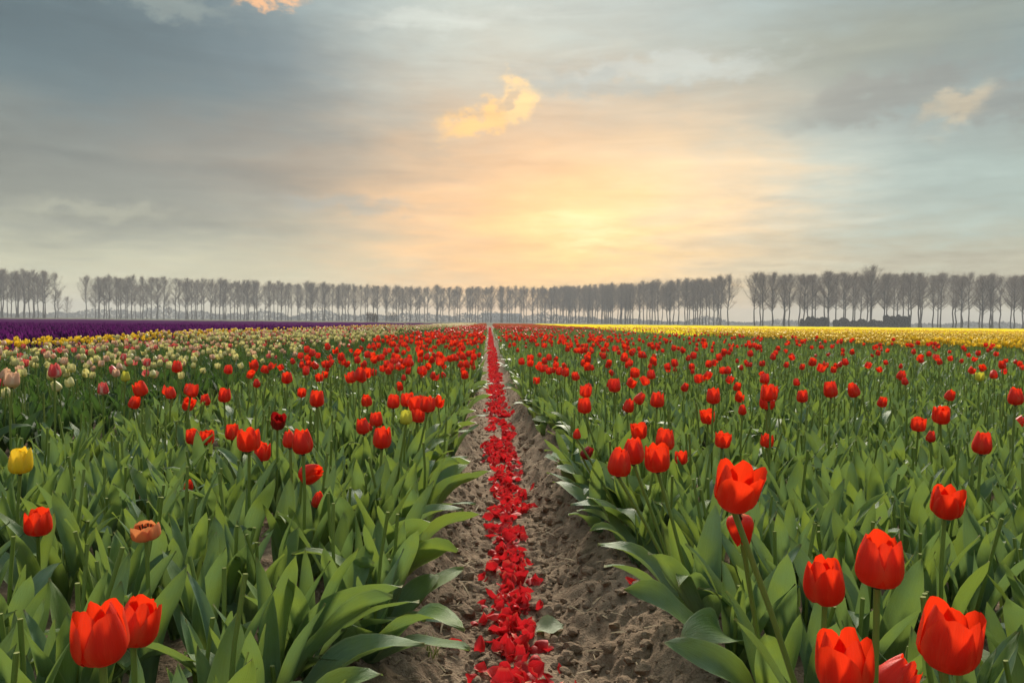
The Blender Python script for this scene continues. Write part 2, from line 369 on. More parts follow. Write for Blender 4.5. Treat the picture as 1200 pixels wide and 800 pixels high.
def to_mesh(name, g, mats, smooth=True):
    me = bpy.data.meshes.new(name)
    nq, nt = len(g.Q), len(g.T)
    loops = np.concatenate([g.Q.reshape(-1), g.T.reshape(-1)]).astype(np.int32)
    me.vertices.add(len(g.V)); me.vertices.foreach_set('co', g.V.astype(np.float32).reshape(-1))
    me.loops.add(len(loops)); me.loops.foreach_set('vertex_index', loops)
    me.polygons.add(nq+nt)
    starts = np.concatenate([np.arange(nq)*4, nq*4+np.arange(nt)*3]).astype(np.int32)
    me.polygons.foreach_set('loop_start', starts)
    me.polygons.foreach_set('material_index', np.concatenate([g.mq, g.mt]).astype(np.int32))
    me.polygons.foreach_set('use_smooth', np.full(nq+nt, smooth))
    uvl = me.uv_layers.new(name='UVMap')
    uvl.data.foreach_set('uv', g.UV[loops].astype(np.float32).reshape(-1))
    for m in mats: me.materials.append(M[m])
    me.update(calc_edges=True)
    me.validate()
    return me

def ob(name, data, parent=None, mtx=None, loc=None):
    o = bpy.data.objects.new(name, data)
    COL.objects.link(o)
    if parent is not None: o.parent = parent
    if mtx is not None: o.matrix_local = mtx
    elif loc is not None: o.location = loc
    return o

def tag(o, label=None, cat=None, group=None, kind=None):
    if label: o['label'] = label
    if cat: o['category'] = cat
    if group: o['group'] = group
    if kind: o['kind'] = kind
    return o

def tube(pts, radii, n=6, cap=None, capmat=0, mat=0):
    pts = [Vector(p) for p in pts]
    V, Q, T, UV = [], [], [], []
    for i, p in enumerate(pts):
        d = (pts[min(i+1, len(pts)-1)] - pts[max(i-1, 0)]).normalized()
        a = Vector((1, 0, 0)) if abs(d.x) < 0.8 else Vector((0, 1, 0))
        s = d.cross(a).normalized(); t = d.cross(s)
        for k in range(n):
            an = 2*math.pi*k/n
            V.append(p + radii[i]*(math.cos(an)*s + math.sin(an)*t)); UV.append((k/n, i/(len(pts)-1)))
    for i in range(len(pts)-1):
        for k in range(n):
            Q.append((i*n+k, i*n+(k+1) % n, (i+1)*n+(k+1) % n, (i+1)*n+k))
    g = Geo(V, Q, [], UV=UV).mat(mat)
    if cap:
        b = (len(pts)-1)*n
        V2 = [pts[-1] + (pts[-1]-pts[-2]).normalized()*radii[-1]*0.25] + V[b:b+n]
        c = Geo(V2, [], [(0, 1+k, 1+(k+1) % n) for k in range(n)]).mat(capmat)
        g = join([g, c])
    return g

def vnoise(x, y, seed=0):
    """smooth value noise on numpy arrays, -1..1"""
    xi, yi = np.floor(x).astype(np.int64), np.floor(y).astype(np.int64)
    fx, fy = x-xi, y-yi
    fx, fy = fx*fx*(3-2*fx), fy*fy*(3-2*fy)
    def h(a, b):
        k = (a*374761393 + b*668265263 + seed*982451653) & 0x7fffffff
        k = ((k ^ (k >> 13))*1274126177) & 0x7fffffff
        return ((k ^ (k >> 16)) & 0xffff)/32767.5 - 1
    return (h(xi, yi)*(1-fx)+h(xi+1, yi)*fx)*(1-fy) + (h(xi, yi+1)*(1-fx)+h(xi+1, yi+1)*fx)*fy

def sstep(a, b, x):
    t = np.clip((x-a)/(b-a), 0, 1); return t*t*(3-2*t)

# ------------------------------------------------------------------ ground
BEDZ = 0.13
def gz(X, Y):
    X = np.asarray(X, float); Y = np.asarray(Y, float)
    wob = 0.035*vnoise(Y*0.9, X*0, 3)
    z = BEDZ*sstep(0.09, 0.38-0.08*sstep(1.9, 3.0, Y), np.abs(X+wob))
    z = z - 0.12*np.exp(-((X+2.20)/0.15)**2)
    z = z - 0.10*np.exp(-((X+6.5)/0.08)**2) - 0.10*np.exp(-((X+7.45)/0.12)**2)
    near = (1-sstep(9, 16, np.abs(Y)))*(1-sstep(0.8, 1.4, np.abs(X)))
    rough = 0.022*vnoise(X*5, Y*5, 1) + 0.024*np.abs(vnoise(X*12, Y*12, 2)) + 0.016*(0.5-np.abs(vnoise(X*24+3, Y*24, 4))) + 0.009*vnoise(X*48, Y*48, 5)
    z = z + near*(rough-0.008)*(0.55+0.45*sstep(0.05, 0.2, np.abs(X)))
    far = sstep(120, 170, np.abs(Y))
    return z*(1-far) + 0.10*far

def gz1(x, y): return float(gz(np.array([x]), np.array([y]))[0])

xs = np.arange(-0.56, 0.5601, 0.0085)
step, v, ext = 0.02, 0.58, []
while v < 1600: ext.append(v); v += step; step *= 1.22
xs = np.concatenate([-np.array(ext[::-1]+[])[:], xs, ext])
for fx_ in (-2.2, -6.5, -7.45): xs = np.concatenate([xs, fx_+np.linspace(-0.35, 0.35, 9)])
xs = np.unique(np.round(xs, 4))
ys, v, step = [], 1.2, 0.0090
while v < 1600:
    ys.append(v); v += step
    if v > 3.4: step *= 1.026
ys = np.concatenate([[-1600, -300, -60, -10, -2, 0, 0.6], ys])
GX, GY = np.meshgrid(xs, ys)
GZ = gz(GX, GY)
nx, ny = len(xs), len(ys)
idx = np.arange(nx*ny).reshape(ny, nx)
Qg = np.stack([idx[:-1, :-1], idx[:-1, 1:], idx[1:, 1:], idx[1:, :-1]], -1).reshape(-1, 4)
ground = ob('ground', to_mesh('ground', Geo(np.stack([GX, GY, GZ], -1).reshape(-1, 3), Qg), ['soil']))
tag(ground, 'brown bare soil of the furrow and the flower fields', None, None, 'structure')

# soil clods in the furrow: nobody could count them
def clod_geo(sub, seed):
    import bmesh
    bm = bmesh.new(); bmesh.ops.create_icosphere(bm, subdivisions=sub, radius=1)
    r = random.Random(seed)
    V = []
    for v in bm.verts:
        k = 0.72 + 0.5*r.random()
        V.append((v.co.x*k, v.co.y*k*0.9, v.co.z*k*0.62))
    T = [[v.index for v in f.verts] for f in bm.faces]
    bm.free()
    return Geo(V, [], T)
parts = []
for sub, n, y0, y1, s0, s1 in ((2, 1000, 1.5, 3.8, 0.004, 0.019), (1, 2600, 1.5, 9.0, 0.003, 0.011), (2, 260, 1.6, 6.0, 0.014, 0.032)):
    for k in range(4):
        m = n//4
        yy = y0 + (y1-y0)*rng.random(m)**1.3
        xx = np.clip(rng.normal(0, 0.25, m), -0.5, 0.5)
        xx = np.where(np.abs(xx) < 0.07, xx*3, xx)
        ss_ = s0 + (s1-s0)*rng.random(m)**2
        P = np.stack([xx, yy, gz(xx, yy)+ss_*0.15], 1)
        parts.append(scatter(clod_geo(sub, 30+k+sub*9), P, rng.random(m)*6.28, ss_, rng.normal(0, 0.3, m), rng.normal(0, 0.3, m)))
tag(ob('soil_clods', to_mesh('soil_clods', join(parts), ['clod'], False)), 'loose brown clods and crumbs of soil strewn in the furrow', None, None, 'stuff')

# dry straw and leaf scraps on the shoulders of the furrow
st_g = Geo([(-0.5, -0.03, 0), (-0.5, 0.03, 0), (0, 0.035, 0.05), (0, -0.035, 0.05), (0.5, 0.02, 0), (0.5, -0.02, 0.01)], [(0, 3, 2, 1), (3, 5, 4, 2)])
m = 900
yy = 1.6 + 5.5*rng.random(m)**1.2; xx = np.where(rng.random(m) < 0.7, -1, 1)*np.clip(0.12+np.abs(rng.normal(0, 0.13, m)), 0, 0.44)
P = np.stack([xx, yy, gz(xx, yy)+0.007], 1)
g = scatter(st_g, P, rng.random(m)*6.28, 0.03+0.05*rng.random(m)**2, rng.normal(0, 0.2, m), rng.normal(0, 0.2, m))
tag(ob('straw_litter', to_mesh('straw_litter', g, ['straw'])), 'dry straw scraps scattered on the furrow soil', None, None, 'stuff')

# ------------------------------------------------------------------ tulip shapes
def leaf_geo(L, Wd, a0, bend, twist, fold, wave, nu, nv, seed, pw=1.6, tipcurl=0.0):
    r = random.Random(seed); ph = r.random()*6.28
    V, UV, Q = [], [], []
    p = np.array([0.004, 0.0, 0.0]); dt = 1.0/nv
    ks = np.linspace(-1, 1, nu+1)
    for i in range(nv+1):
        t = i/nv
        phi = a0 + bend*t**pw + tipcurl*max(0, t-0.7)**2*11
        T = np.array([math.sin(phi), 0, math.cos(phi)]); S = np.array([0.0, 1, 0]); N = np.array([-math.cos(phi), 0, math.sin(phi)])
        if i: p = p + T*L*dt
        tw = twist*t*t
        S2 = S*math.cos(tw)+N*math.sin(tw); N2 = -S*math.sin(tw)+N*math.cos(tw)
        w = Wd*0.5*(max(0.0, math.sin(math.pi*(0.10+0.90*t)**0.92))**0.68)
        w = max(w, Wd*0.5*0.42*(1-t*2.4)) if t < 0.4 else w
        if i == nv: w = Wd*0.008
        f = fold*(1.3-0.8*t)
        for s in ks:
            ang = s*f
            wv = wave*Wd*math.sin(9*t+ph+(1.2 if s > 0 else 0))*s*s
            V.append(p + S2*w*(math.sin(ang)/max(f, 1e-3)) + N2*(w*(1-math.cos(ang))/max(f, 1e-3) + wv))
            UV.append((0.5+0.5*s, t))
    n = nu+1
    for i in range(nv):
        for k in range(nu):
            Q.append((i*n+k, i*n+k+1, (i+1)*n+k+1, (i+1)*n+k))
    return Geo(V, Q, [], UV=UV)

def petal_geo(R, H, flare, half, nu, nv, seed, layer=0, flat=False, curl=0.0):
    """one broad petal with a rounded, faintly pointed top"""
    V, UV, Q = [], [], []
    ks = np.linspace(-1, 1, nu+1)
    for i in range(nv+1):
        v = i/nv
        if v < 0.42: rr = R*(0.16 + 0.84*math.sqrt(max(0, 1-(1-v/0.42)**2)))
        else: rr = R*(1 + flare*((v-0.42)/0.58)**1.5)
        sh = (0.40+0.60*math.sin(min(v/0.5, 1)*math.pi/2)) * (1-0.20*max(0, (v-0.5)/0.5)**2)
        if flat: sh = (0.35+0.65*math.sin(min(v/0.55, 1)*math.pi/2))*math.sqrt(max(0.02, 1-(max(0.0, v-0.5)/0.53)**2.2))
        A = half*sh
        for s in ks:
            an = s*A; q = abs(s)
            top = 1 - 0.25*q**2.8 - 0.02*q + 0.025*math.sin(6*s+seed)*q + 0.035*float(vnoise(np.array([s*4.5+9]), np.array([seed*3.1]), 5)[0])
            z = H*(v**1.22)*(1-(1-top)*v**1.3)
            re = (rr + layer*0.0020)*(1-0.08*s*s*(0.3+v)) + 0.0009*math.sin(7*s+seed)*v + 0.0006*math.sin(17*s+seed*2.3)*v
            re += R*0.055*float(vnoise(np.array([s*2.2+20]), np.array([v*2.0+seed*5.3]), 9)[0])*v
            re -= R*0.10*v**6*(1-q)                      # tip turns in
            if flat:
                V.append((z-H*0.45, R*math.sin(an)*1.15, (0.5+curl)*R*(1-math.cos(an)) + (0.25+curl)*R*4*(v-0.5)**2 + 0.0015*math.sin(9*s+7*v+seed)))
            else:
                V.append((re*math.cos(an), re*math.sin(an), z))
            UV.append((0.5+0.5*s, v))
    n = nu+1
    for i in range(nv):
        for k in range(nu):
            Q.append((i*n+k, i*n+k+1, (i+1)*n+k+1, (i+1)*n+k))
    return Geo(V, Q, [], UV=UV)

FORMS = {  # R, H, flare of outer and inner petals, spread wobble, petal half width
    'cup': (0.029, 0.070, -0.20, -0.34, 4, 64), 'egg': (0.0275, 0.072, -0.36, -0.46, 3, 66), 'wide': (0.0305, 0.068, -0.06, -0.22, 5, 60),
    'open': (0.030, 0.066, 0.10, -0.08, 10, 58), 'bud': (0.020, 0.056, -0.55, -0.60, 2, 70), 'stub': (0.027, 0.034, -0.12, -0.2, 4, 66)}
def flower_petals(form, seed, nu, nv):
    R, H, fo, fi, wob, half = FORMS[form]
    r = random.Random(seed); out = []
    for k in range(6):
        outer = k % 2 == 0
        g = petal_geo(R*(1.0 if outer else 0.93), H*(0.97 if outer else 1.0)*r.uniform(0.93, 1.05), (fo if outer else fi)+r.uniform(-0.08, 0.08), rad(half), nu, nv, seed*7+k, 1 if outer else 0)
        tip = Matrix.Rotation(rad(k*60+r.uniform(-7, 7)), 4, 'Z') @ Matrix.Rotation(rad(r.uniform(-0.3, 1.0)*wob), 4, 'Y')
        out.append(g.xf(tip))
    return out
def core_geo(n=6):
    g = [tube([(0, 0, -0.004), (0, 0, 0.006), (0, 0, 0.026)], [0.006, 0.0052, 0.004], n)]
    for k in range(6):
        a = k*math.pi/3+0.4
        g.append(tube([(0.006*math.cos(a), 0.006*math.sin(a), 0.004), (0.011*math.cos(a), 0.011*math.sin(a), 0.03)], [0.001, 0.0018], 3))
    return join(g)

LEAF_SPEC = []   # L, W, lean, bend, twist, fold, wave, tipcurl
r_ = random.Random(5)
for k in range(16):
    kind = k % 4
    if kind == 0: s = (r_.uniform(0.24, 0.30), r_.uniform(0.052, 0.070), rad(r_.uniform(8, 18)), rad(r_.uniform(10, 30)), r_.uniform(-1.0, 1.0), 0.95, 0.06, 0)
    elif kind == 1: s = (r_.uniform(0.21, 0.28), r_.uniform(0.042, 0.058), rad(r_.uniform(4, 14)), rad(r_.uniform(4, 22)), r_.uniform(-1.3, 1.3), 1.1, 0.06, 0)
    elif kind == 2: s = (r_.uniform(0.25, 0.31), r_.uniform(0.054, 0.074), rad(r_.uniform(14, 26)), rad(r_.uniform(30, 75)), r_.uniform(-1.0, 1.0), 0.75, 0.08, rad(20))
    else: s = (r_.uniform(0.18, 0.25), r_.uniform(0.030, 0.046), rad(r_.uniform(3, 14)), rad(r_.uniform(5, 35)), r_.uniform(-1.5, 1.5), 1.0, 0.05, 0)
    LEAF_SPEC.append((s[0], s[1]*1.10)+s[2:])
EDGE_SPEC = [(r_.uniform(0.23, 0.32), r_.uniform(0.070, 0.092), rad(r_.uniform(24, 50)), rad(r_.uniform(15, 58)), r_.uniform(-1.3, 1.3), 0.8, 0.09, rad(r_.uniform(0, 18))) for k in range(6)]
def mk_leaf(s, nu, nv, seed): return leaf_geo(s[0], s[1], s[2], s[3], s[4], s[5], s[6], nu, nv, seed, 1.6, s[7])
leaf_near = [to_mesh('tulip_leaf', mk_leaf(s, 4, 11, i), ['leaf']) for i, s in enumerate(LEAF_SPEC)]
edge_near = [to_mesh('tulip_leaf', mk_leaf(s, 4, 12, 50+i), ['leaf']) for i, s in enumerate(EDGE_SPEC)]
STEM_PTS = [[(0, 0, 0), (b*0.6, c*0.5, 0.35), (b, c, 0.7), (0, 0, 1)] for b, c in ((0.006, 0.002), (-0.006, 0.005), (0.002, -0.007))]
stem_cut_near = [to_mesh('cut_stem', tube(p, [0.0042, 0.0040, 0.0038, 0.0040], 8, True, 1), ['stem', 'cut']) for p in STEM_PTS]
stem_fl_near = [to_mesh('flower_stem', tube(p, [0.0045, 0.0042, 0.0040, 0.0042], 8), ['stem']) for p in STEM_PTS]

def leaf_layout(rnd, n, edge_dir=None):
    """(azimuth, spec index, height on stem, scale) of the leaves of one plant"""
    out = []; a = rnd.random()*6.28
    order = [2, 0, 1, 3, 0] if rnd.random() < 0.6 else [0, 0, 1, 1, 3]
    for k in range(n):
        out.append((a + rnd.uniform(-0.5, 0.5), 4*rnd.randrange(4)+order[k % 5], 0.0+0.02*k*rnd.random(), rnd.uniform(0.80, 1.06)))
        a += 2.4 if n > 2 else math.pi
    return out

def near_leaves(root, rnd, n, edge_dir=None, sc=1.0):
    lay = leaf_layout(rnd, n)
    for az, si, z, s in lay:
        ob('leaf', leaf_near[si], root, Matrix.Translation((0, 0, z)) @ Matrix.Rotation(az, 4, 'Z') @ Matrix.Scale(s*sc, 4))
    if edge_dir is not None:
        for j in range(rnd.choice((0, 1, 1)) if edge_dir > 1 else rnd.choice((1, 1, 2))):
            az = edge_dir + rnd.uniform(-1.1, 1.1)
            ob('leaf', edge_near[rnd.randrange(6)], root, Matrix.Translation((0, 0, 0.0)) @ Matrix.Rotation(az, 4, 'Z') @ Matrix.Scale(rnd.uniform(0.85, 1.2), 4))

# medium and low detail plants: slots 0 leaf, 1 stem, 2 cut end, 3 petal
MATS = {'cut': ['leaf', 'stem', 'cut', 'red']}
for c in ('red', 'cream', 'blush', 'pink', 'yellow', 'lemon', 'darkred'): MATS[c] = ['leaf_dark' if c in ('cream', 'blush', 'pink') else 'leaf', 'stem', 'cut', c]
def flower_merged(form, seed, nu, nv, mat=3):
    ps = flower_petals(form, seed, nu, nv)
    if seed % 10 in (3, 7): ps = ps[:4]          # a bloom that has lost petals
    return join([p.mat(mat) for p in ps])
def plant_geo(seed, nu, nv, nleaf, stem_h, form=None, pnu=3, pnv=4, stemn=5, edge=False, tilt=6):
    rnd = random.Random(seed); gs = []
    for az, si, z, s in leaf_layout(rnd, nleaf):
        gs.append(mk_leaf(LEAF_SPEC[si], nu, nv, seed+si).mat(0).xf(Matrix.Translation((0, 0, z)) @ Matrix.Rotation(az, 4, 'Z') @ Matrix.Scale(s, 4)))
    if edge:
        for j in range(1):
            gs.append(mk_leaf(EDGE_SPEC[(seed+j) % 6], nu, nv, seed).mat(0).xf(Matrix.Rotation(rnd.uniform(-0.9, 0.9), 4, 'Z') @ Matrix.Scale(rnd.uniform(0.8, 1.0), 4)))
    lean = Vector((rnd.uniform(-0.03, 0.03), rnd.uniform(-0.03, 0.03), stem_h))
    gs.append(tube([(0, 0, 0), lean*0.5+Vector((0.005, 0, 0)), lean], [0.0045, 0.0042, 0.004], stemn, form is None, 2, 1))
    if form:
        gs.append(flower_merged(form, seed, pnu, pnv).xf(Matrix.Translation(lean) @ Euler((rad(rnd.gauss(0, tilt)), rad(rnd.gauss(0, tilt)), rnd.random()*6)).to_matrix().to_4x4()))
    return join(gs)

CUT_MID = [plant_geo(100+k, 2, 6, 4, random.Random(k).uniform(0.22, 0.33)) for k in range(9)]
CUT_MIDE = [plant_geo(130+k, 2, 6, 3, random.Random(k).uniform(0.22, 0.33), edge=True) for k in range(5)]
CUT_LOW = [plant_geo(160+k, 1, 4, 3, random.Random(k).uniform(0.24, 0.34), stemn=3) for k in range(6)]
CUT_FAR = [plant_geo(180+k, 1, 3, 2, 0.28, stemn=3) for k in range(5)]
FL_MID, FL_LOW, FL_FAR = [], [], []
fr = random.Random(3)
for k in range(10):
    f = ('cup', 'egg', 'cup', 'wide', 'open', 'egg', 'cup', 'open', 'bud', 'wide')[k]
    FL_MID.append(plant_geo(200+k, 2, 6, 3, fr.uniform(0.31, 0.40), f, 4, 5, tilt=15))
    FL_LOW.append(plant_geo(220+k, 1, 4, 2, fr.uniform(0.31, 0.39), f, 2, 3, 3, tilt=15))
def far_flower(seed, s=1.0):
    """small eight-sided bloom on a stem with two leaves, for plants a few pixels tall"""
    rnd = random.Random(seed); n = 5; V = [(0, 0, 0)]
    for z, r in ((0.022, 0.026), (0.055, 0.024)):
        V += [(r*math.cos(6.283*k/n), r*math.sin(6.283*k/n), z+(rnd.uniform(-0.006, 0.012) if z > 0.03 else 0)) for k in range(n)]
    V.append((0, 0, 0.045))
    T = [(0, 1+(k+1) % n, 1+k) for k in range(n)] + [(2*n+1, n+1+k, n+1+(k+1) % n) for k in range(n)]
    Q = [(1+k, 1+(k+1) % n, n+1+(k+1) % n, n+1+k) for k in range(n)]
    return Geo(V, Q, T, UV=np.full((len(V), 2), 0.5)).mat(3)
for k in range(6):
    h = fr.uniform(0.31, 0.38)
    b = [far_flower(k).xf(Matrix.Translation((0, 0, h))), tube([(0, 0, 0), (0, 0, h)], [0.005, 0.005], 3).mat(1)]
    for az, si, z, s in leaf_layout(random.Random(k), 2): b.append(mk_leaf(LEAF_SPEC[si], 1, 3, k).mat(0).xf(Matrix.Rotation(az, 4, 'Z') @ Matrix.Scale(s, 4)))
    FL_FAR.append(join(b))

# ------------------------------------------------------------------ the tulips that stand out in the photograph
near_flower_cache = {}
def near_flower(form, seed, mat):
    key = (form, seed, mat)
    if key not in near_flower_cache:
        near_flower_cache[key] = [to_mesh('tulip_petal', p, [mat]) for p in flower_petals(form, seed, 8, 9)]
    return near_flower_cache[key]
core_mesh = to_mesh('tulip_core', core_geo(), ['anther'])
CATS = {'red': 'red_tulip', 'darkred': 'red_tulip', 'yellow': 'yellow_tulip', 'lemon': 'yellow_tulip', 'salmon': 'faded_tulip', 'cream': 'cream_tulip', 'blush': 'cream_tulip', 'pink': 'pink_tulip'}
PLACED = []       # (x, y, depth) of placed plants
counts = {}
def place_tulip(px, py, h, mat, form, label, tilt=(0, 0), seed=None, lean=(0, 0), nleaf=3, H=None, group=None, detail=True, drop=()):
    Hf = FORMS[form][1]
    H = (H or Hf)*0.91
    d = FPX*H/(h*0.88)
    c = at(px, py, d)
    rot = Euler((rad(tilt[1]), rad(tilt[0]), 0)).to_matrix().to_4x4()
    sc = (H or Hf)/Hf
    bot = c - (rot @ Vector((0, 0, Hf*sc*0.5)))
    bx, by = bot.x+lean[0], bot.y+lean[1]
    if abs(bx) < 0.40: bx = math.copysign(0.41, bx)
    z0 = gz1(bx, by)
    root = ob(CATS[mat], None, loc=(bx, by, z0)); root.empty_display_size = 0.05
    seed = int(px*3+py) if seed is None else seed
    rnd = random.Random(seed)
    top = bot - Vector((bx, by, z0))
    L = top.length
    q = top.to_track_quat('Z', 'Y').to_matrix().to_4x4()
    ob('stem', stem_fl_near[seed % 3], root, q @ Matrix.Diagonal((1, 1, L, 1)))
    edge = None
    if abs(bx) < 0.58: edge = math.pi if bx > 0 else 0.0
    near_leaves(root, rnd, nleaf, edge)
    fl = ob('flower', core_mesh, root, Matrix.Translation(top) @ rot @ Matrix.Scale(sc, 4) @ Matrix.Rotation(rnd.random()*6.28, 4, 'Z'))
    for k, pm in enumerate(near_flower(form, seed % 5, mat)):
        if k in drop: continue
        ob('petal', pm, fl)
    tag(root, label, 'tulip', group)
    PLACED.append((bx, by)); counts[CATS[mat]] = counts.get(CATS[mat], 0)+1

T_ = place_tulip
# bed on the left of the furrow
T_(117, 742, 79, 'red', 'cup', 'big red tulip at the lower left corner, in front of another bloom', (-3, 6))
T_(163, 727, 64, 'red', 'cup', 'red tulip leaning against the big bloom at the lower left corner', (16, 4))
T_(45, 611, 36, 'red', 'wide', 'red tulip partly behind an upright leaf at the left edge', (4, 3))
T_(171, 622, 22, 'salmon', 'stub', 'half broken tulip with pale orange petal stumps', (0, 8))
T_(24, 540, 34, 'yellow', 'cup', 'single golden yellow tulip at the left edge', (2, 2))
T_(221, 569, 16, 'red', 'bud', 'tiny red bloom low among leaves, below the pair of red tulips', (10, 0), H=0.04)
T_(226, 511, 21, 'red', 'cup', 'left bloom of a touching pair of red tulips', (-3, 3))
T_(243, 512, 20, 'red', 'wide', 'right bloom of a touching pair of red tulips', (4, 3))
T_(272, 506, 21, 'red', 'cup', 'small red tulip just left of a larger red bloom')
T_(291, 515, 31, 'red', 'wide', 'larger red tulip in the cluster of three in the left bed', (-4, 2))
T_(307, 529, 25, 'red', 'cup', 'lowest red tulip in the cluster of three in the left bed', (3, 2))
T_(326, 494, 20, 'darkred', 'open', 'wilted dark red tulip spread open in the left bed', (15, 30), H=0.055)
T_(339, 514, 24, 'red', 'bud', 'narrow red tulip tucked behind a rounded red bloom', (-6, 0))
T_(354, 517, 34, 'red', 'egg', 'tall rounded light red tulip in the left bed', (-4, 4))
T_(365, 554, 33, 'red', 'egg', 'red tulip tipped over sideways in the left bed', (62, 20), lean=(-0.05, 0))
T_(373, 585, 22, 'red', 'bud', 'narrow red bloom standing under the tipped over tulip', (4, 0), H=0.05)
T_(448, 513, 28, 'red', 'cup', 'neat red tulip on two bare stems below the yellow bud', (2, 2))
T_(425, 499, 22, 'red', 'egg', 'red tulip left of the yellowish bud, leaning', (-8, 2))
T_(441, 491, 20, 'red', 'cup', 'red tulip behind the neat red bloom, left of the yellowish bud')
T_(476, 489, 19, 'lemon', 'cup', 'greenish yellow tulip bud between red tulips beside the furrow', H=0.052)
T_(490, 486, 20, 'red', 'wide', 'red tulip touching the greenish yellow bud from the right', (8, 2))
T_(501, 473, 23, 'red', 'cup', 'tallest red tulip near the furrow edge above the yellow bud')
T_(477, 468, 19, 'red', 'wide', 'red tulip directly above the greenish yellow bud')
T_(461, 470, 19, 'red', 'cup', 'red tulip left of the one above the yellowish bud')
T_(433, 500, 12, 'red', 'bud', 'small red bud wedged between two red tulips', H=0.045)
T_(263, 463, 19, 'red', 'cup', 'rightmost of three red tulips in a short row')
T_(241, 468, 16, 'red', 'egg', 'middle of three red tulips in a short row')
T_(221, 474, 16, 'red', 'open', 'leftmost and lowest of three red tulips in a short row', (30, 20))
T_(158, 471, 18, 'red', 'egg', 'lone red tulip leaning at the dark gap beside the pale beds', (20, 0))
# bed on the right of the furrow
T_(726, 541, 39, 'red', 'egg', 'large red tulip in front of its twin in the near right cluster', (5, 4))
T_(742, 528, 36, 'red', 'egg', 'red tulip half hidden behind its twin in the near right cluster', (-3, 4))
T_(770, 537, 36, 'red', 'wide', 'round red tulip beside the twin blooms in the near right cluster', (-4, 3))
T_(779, 515, 29, 'red', 'cup', 'red tulip just above the round one in the near right cluster')
T_(749, 505, 22, 'red', 'open', 'red tulip flared open above the twin blooms', (-6, 4))
T_(798, 536, 18, 'red', 'wide', 'small flared red tulip right of the round one in the cluster', H=0.05)
T_(688, 530, 19, 'darkred', 'egg', 'dark red tulip lying sideways over leaves at the furrow edge', (35, 0), H=0.055)
T_(685, 475, 21, 'red', 'cup', 'lone round red tulip on a stem near the right furrow edge')
T_(676, 508, 14, 'red', 'bud', 'narrow red bud low below the lone round red tulip', H=0.04)
T_(737, 475, 19, 'red', 'egg', 'tilted red tulip right of the lone round red tulip', (14, 0))
T_(770, 468, 21, 'red', 'cup', 'red tulip pair member right of the tilted red tulip')
T_(829, 488, 19, 'red', 'open', 'broad flared red tulip below a taller round one', (-8, 10))
T_(836, 464, 21, 'red', 'cup', 'round red tulip above the broad flared one')
T_(847, 515, 22, 'red', 'open', 'ragged red tulip above the big opened bloom', (4, 4))
T_(899, 516, 18, 'red', 'wide', 'low red tulip beside a pale bud, right of the ragged one', (6, 6), H=0.055)
T_(865, 570, 60, 'red', 'open', 'big red tulip opened wide with a broad front petal', (10, 16))
T_(868, 622, 46, 'red', 'bud', 'narrow red bloom hanging just below the big opened tulip', (172, 0), H=0.06, lean=(0.06, 0.08), drop=(1, 3))
T_(1110, 588, 42, 'red', 'wide', 'ragged red tulip at the right, one petal curling forward', (0, 14))
T_(966, 680, 60, 'red', 'cup', 'red tulip left of the tall one at the lower right', (-6, 8))
T_(1031, 656, 70, 'red', 'cup', 'tall upright red tulip on a bare stem at the lower right', (2, 6))
T_(1113, 748, 82, 'red', 'wide', 'large red tulip in the lower right corner with open rim', (6, 8))
T_(988, 774, 76, 'red', 'wide', 'big flared red tulip cut by the bottom edge of the picture', (-5, 4))
T_(1050, 796, 70, 'red', 'egg', 'red tulip behind the flared one, leaning right at the bottom edge', (38, 4))
T_(1151, 519, 30, 'red', 'egg', 'narrow red tulip standing alone at the right, pale at its base', (6, 0))
T_(1076, 497, 19, 'red', 'wide', 'red tulip half hidden by leaves beside a small narrow one', H=0.06)
T_(1091, 511, 16, 'red', 'bud', 'small narrow red bloom beside a half hidden red tulip', (10, 0), H=0.05)
T_(1190, 464, 24, 'red', 'egg', 'upright red tulip at the right edge of the picture')
T_(1196, 495, 15, 'red', 'open', 'red tulip lying flat at the right edge of the picture', (60, 0))
T_(901, 460, 23, 'red', 'wide', 'red tulip in a loose pair in the middle of the right bed')
T_(940, 464, 17, 'red', 'cup', 'red tulip right of the loose pair in the right bed')
T_(973, 456, 22, 'red', 'egg', 'pair of long red petals standing tall in the right bed', (-5, 0))
T_(870, 480, 14, 'red', 'bud', 'thin red bud below the loose pair in the right bed', H=0.045)
T_(1148, 441, 12, 'lemon', 'wide', 'pale yellow tulip alone among red ones at the right', H=0.055)
# pale tulips nearest on the left
T_(121, 455, 17, 'pink', 'egg', 'pink and white tulip bud standing lowest in front of the pale beds', H=0.062)
T_(64, 434, 20, 'pink', 'egg', 'pink tulip with white rim among cream buds', H=0.068)
T_(14, 444, 22, 'blush', 'cup', 'fat blush cream tulip at the left edge')
T_(147, 441, 14, 'lemon', 'egg', 'greenish bud right of the pink and white one', H=0.058)

# ------------------------------------------------------------------ plants of the beds
def bed(x0, x1, y0, y1, dx, dy, jit=0.36):
    gx = np.arange(x0+dx/2, x1, dx); gy = np.arange(y0, y1, dy)
    X, Y = np.meshgrid(gx, gy)
    X = X + rng.normal(0, jit*dx, X.shape); Y = Y + rng.normal(0, jit*dy, Y.shape)
    X = np.clip(X, x0+0.005, x1-0.005)
    return X.ravel(), Y.ravel()

def visible(X, Y, mx=90):
    px, py, d = project(np.stack([X, Y, np.full_like(X, 0.45)], 1))
    side = np.abs(X) < 0.70*np.maximum(Y, 0) + 1.5              # a little wider than the picture
    return (d > 0.45) & side

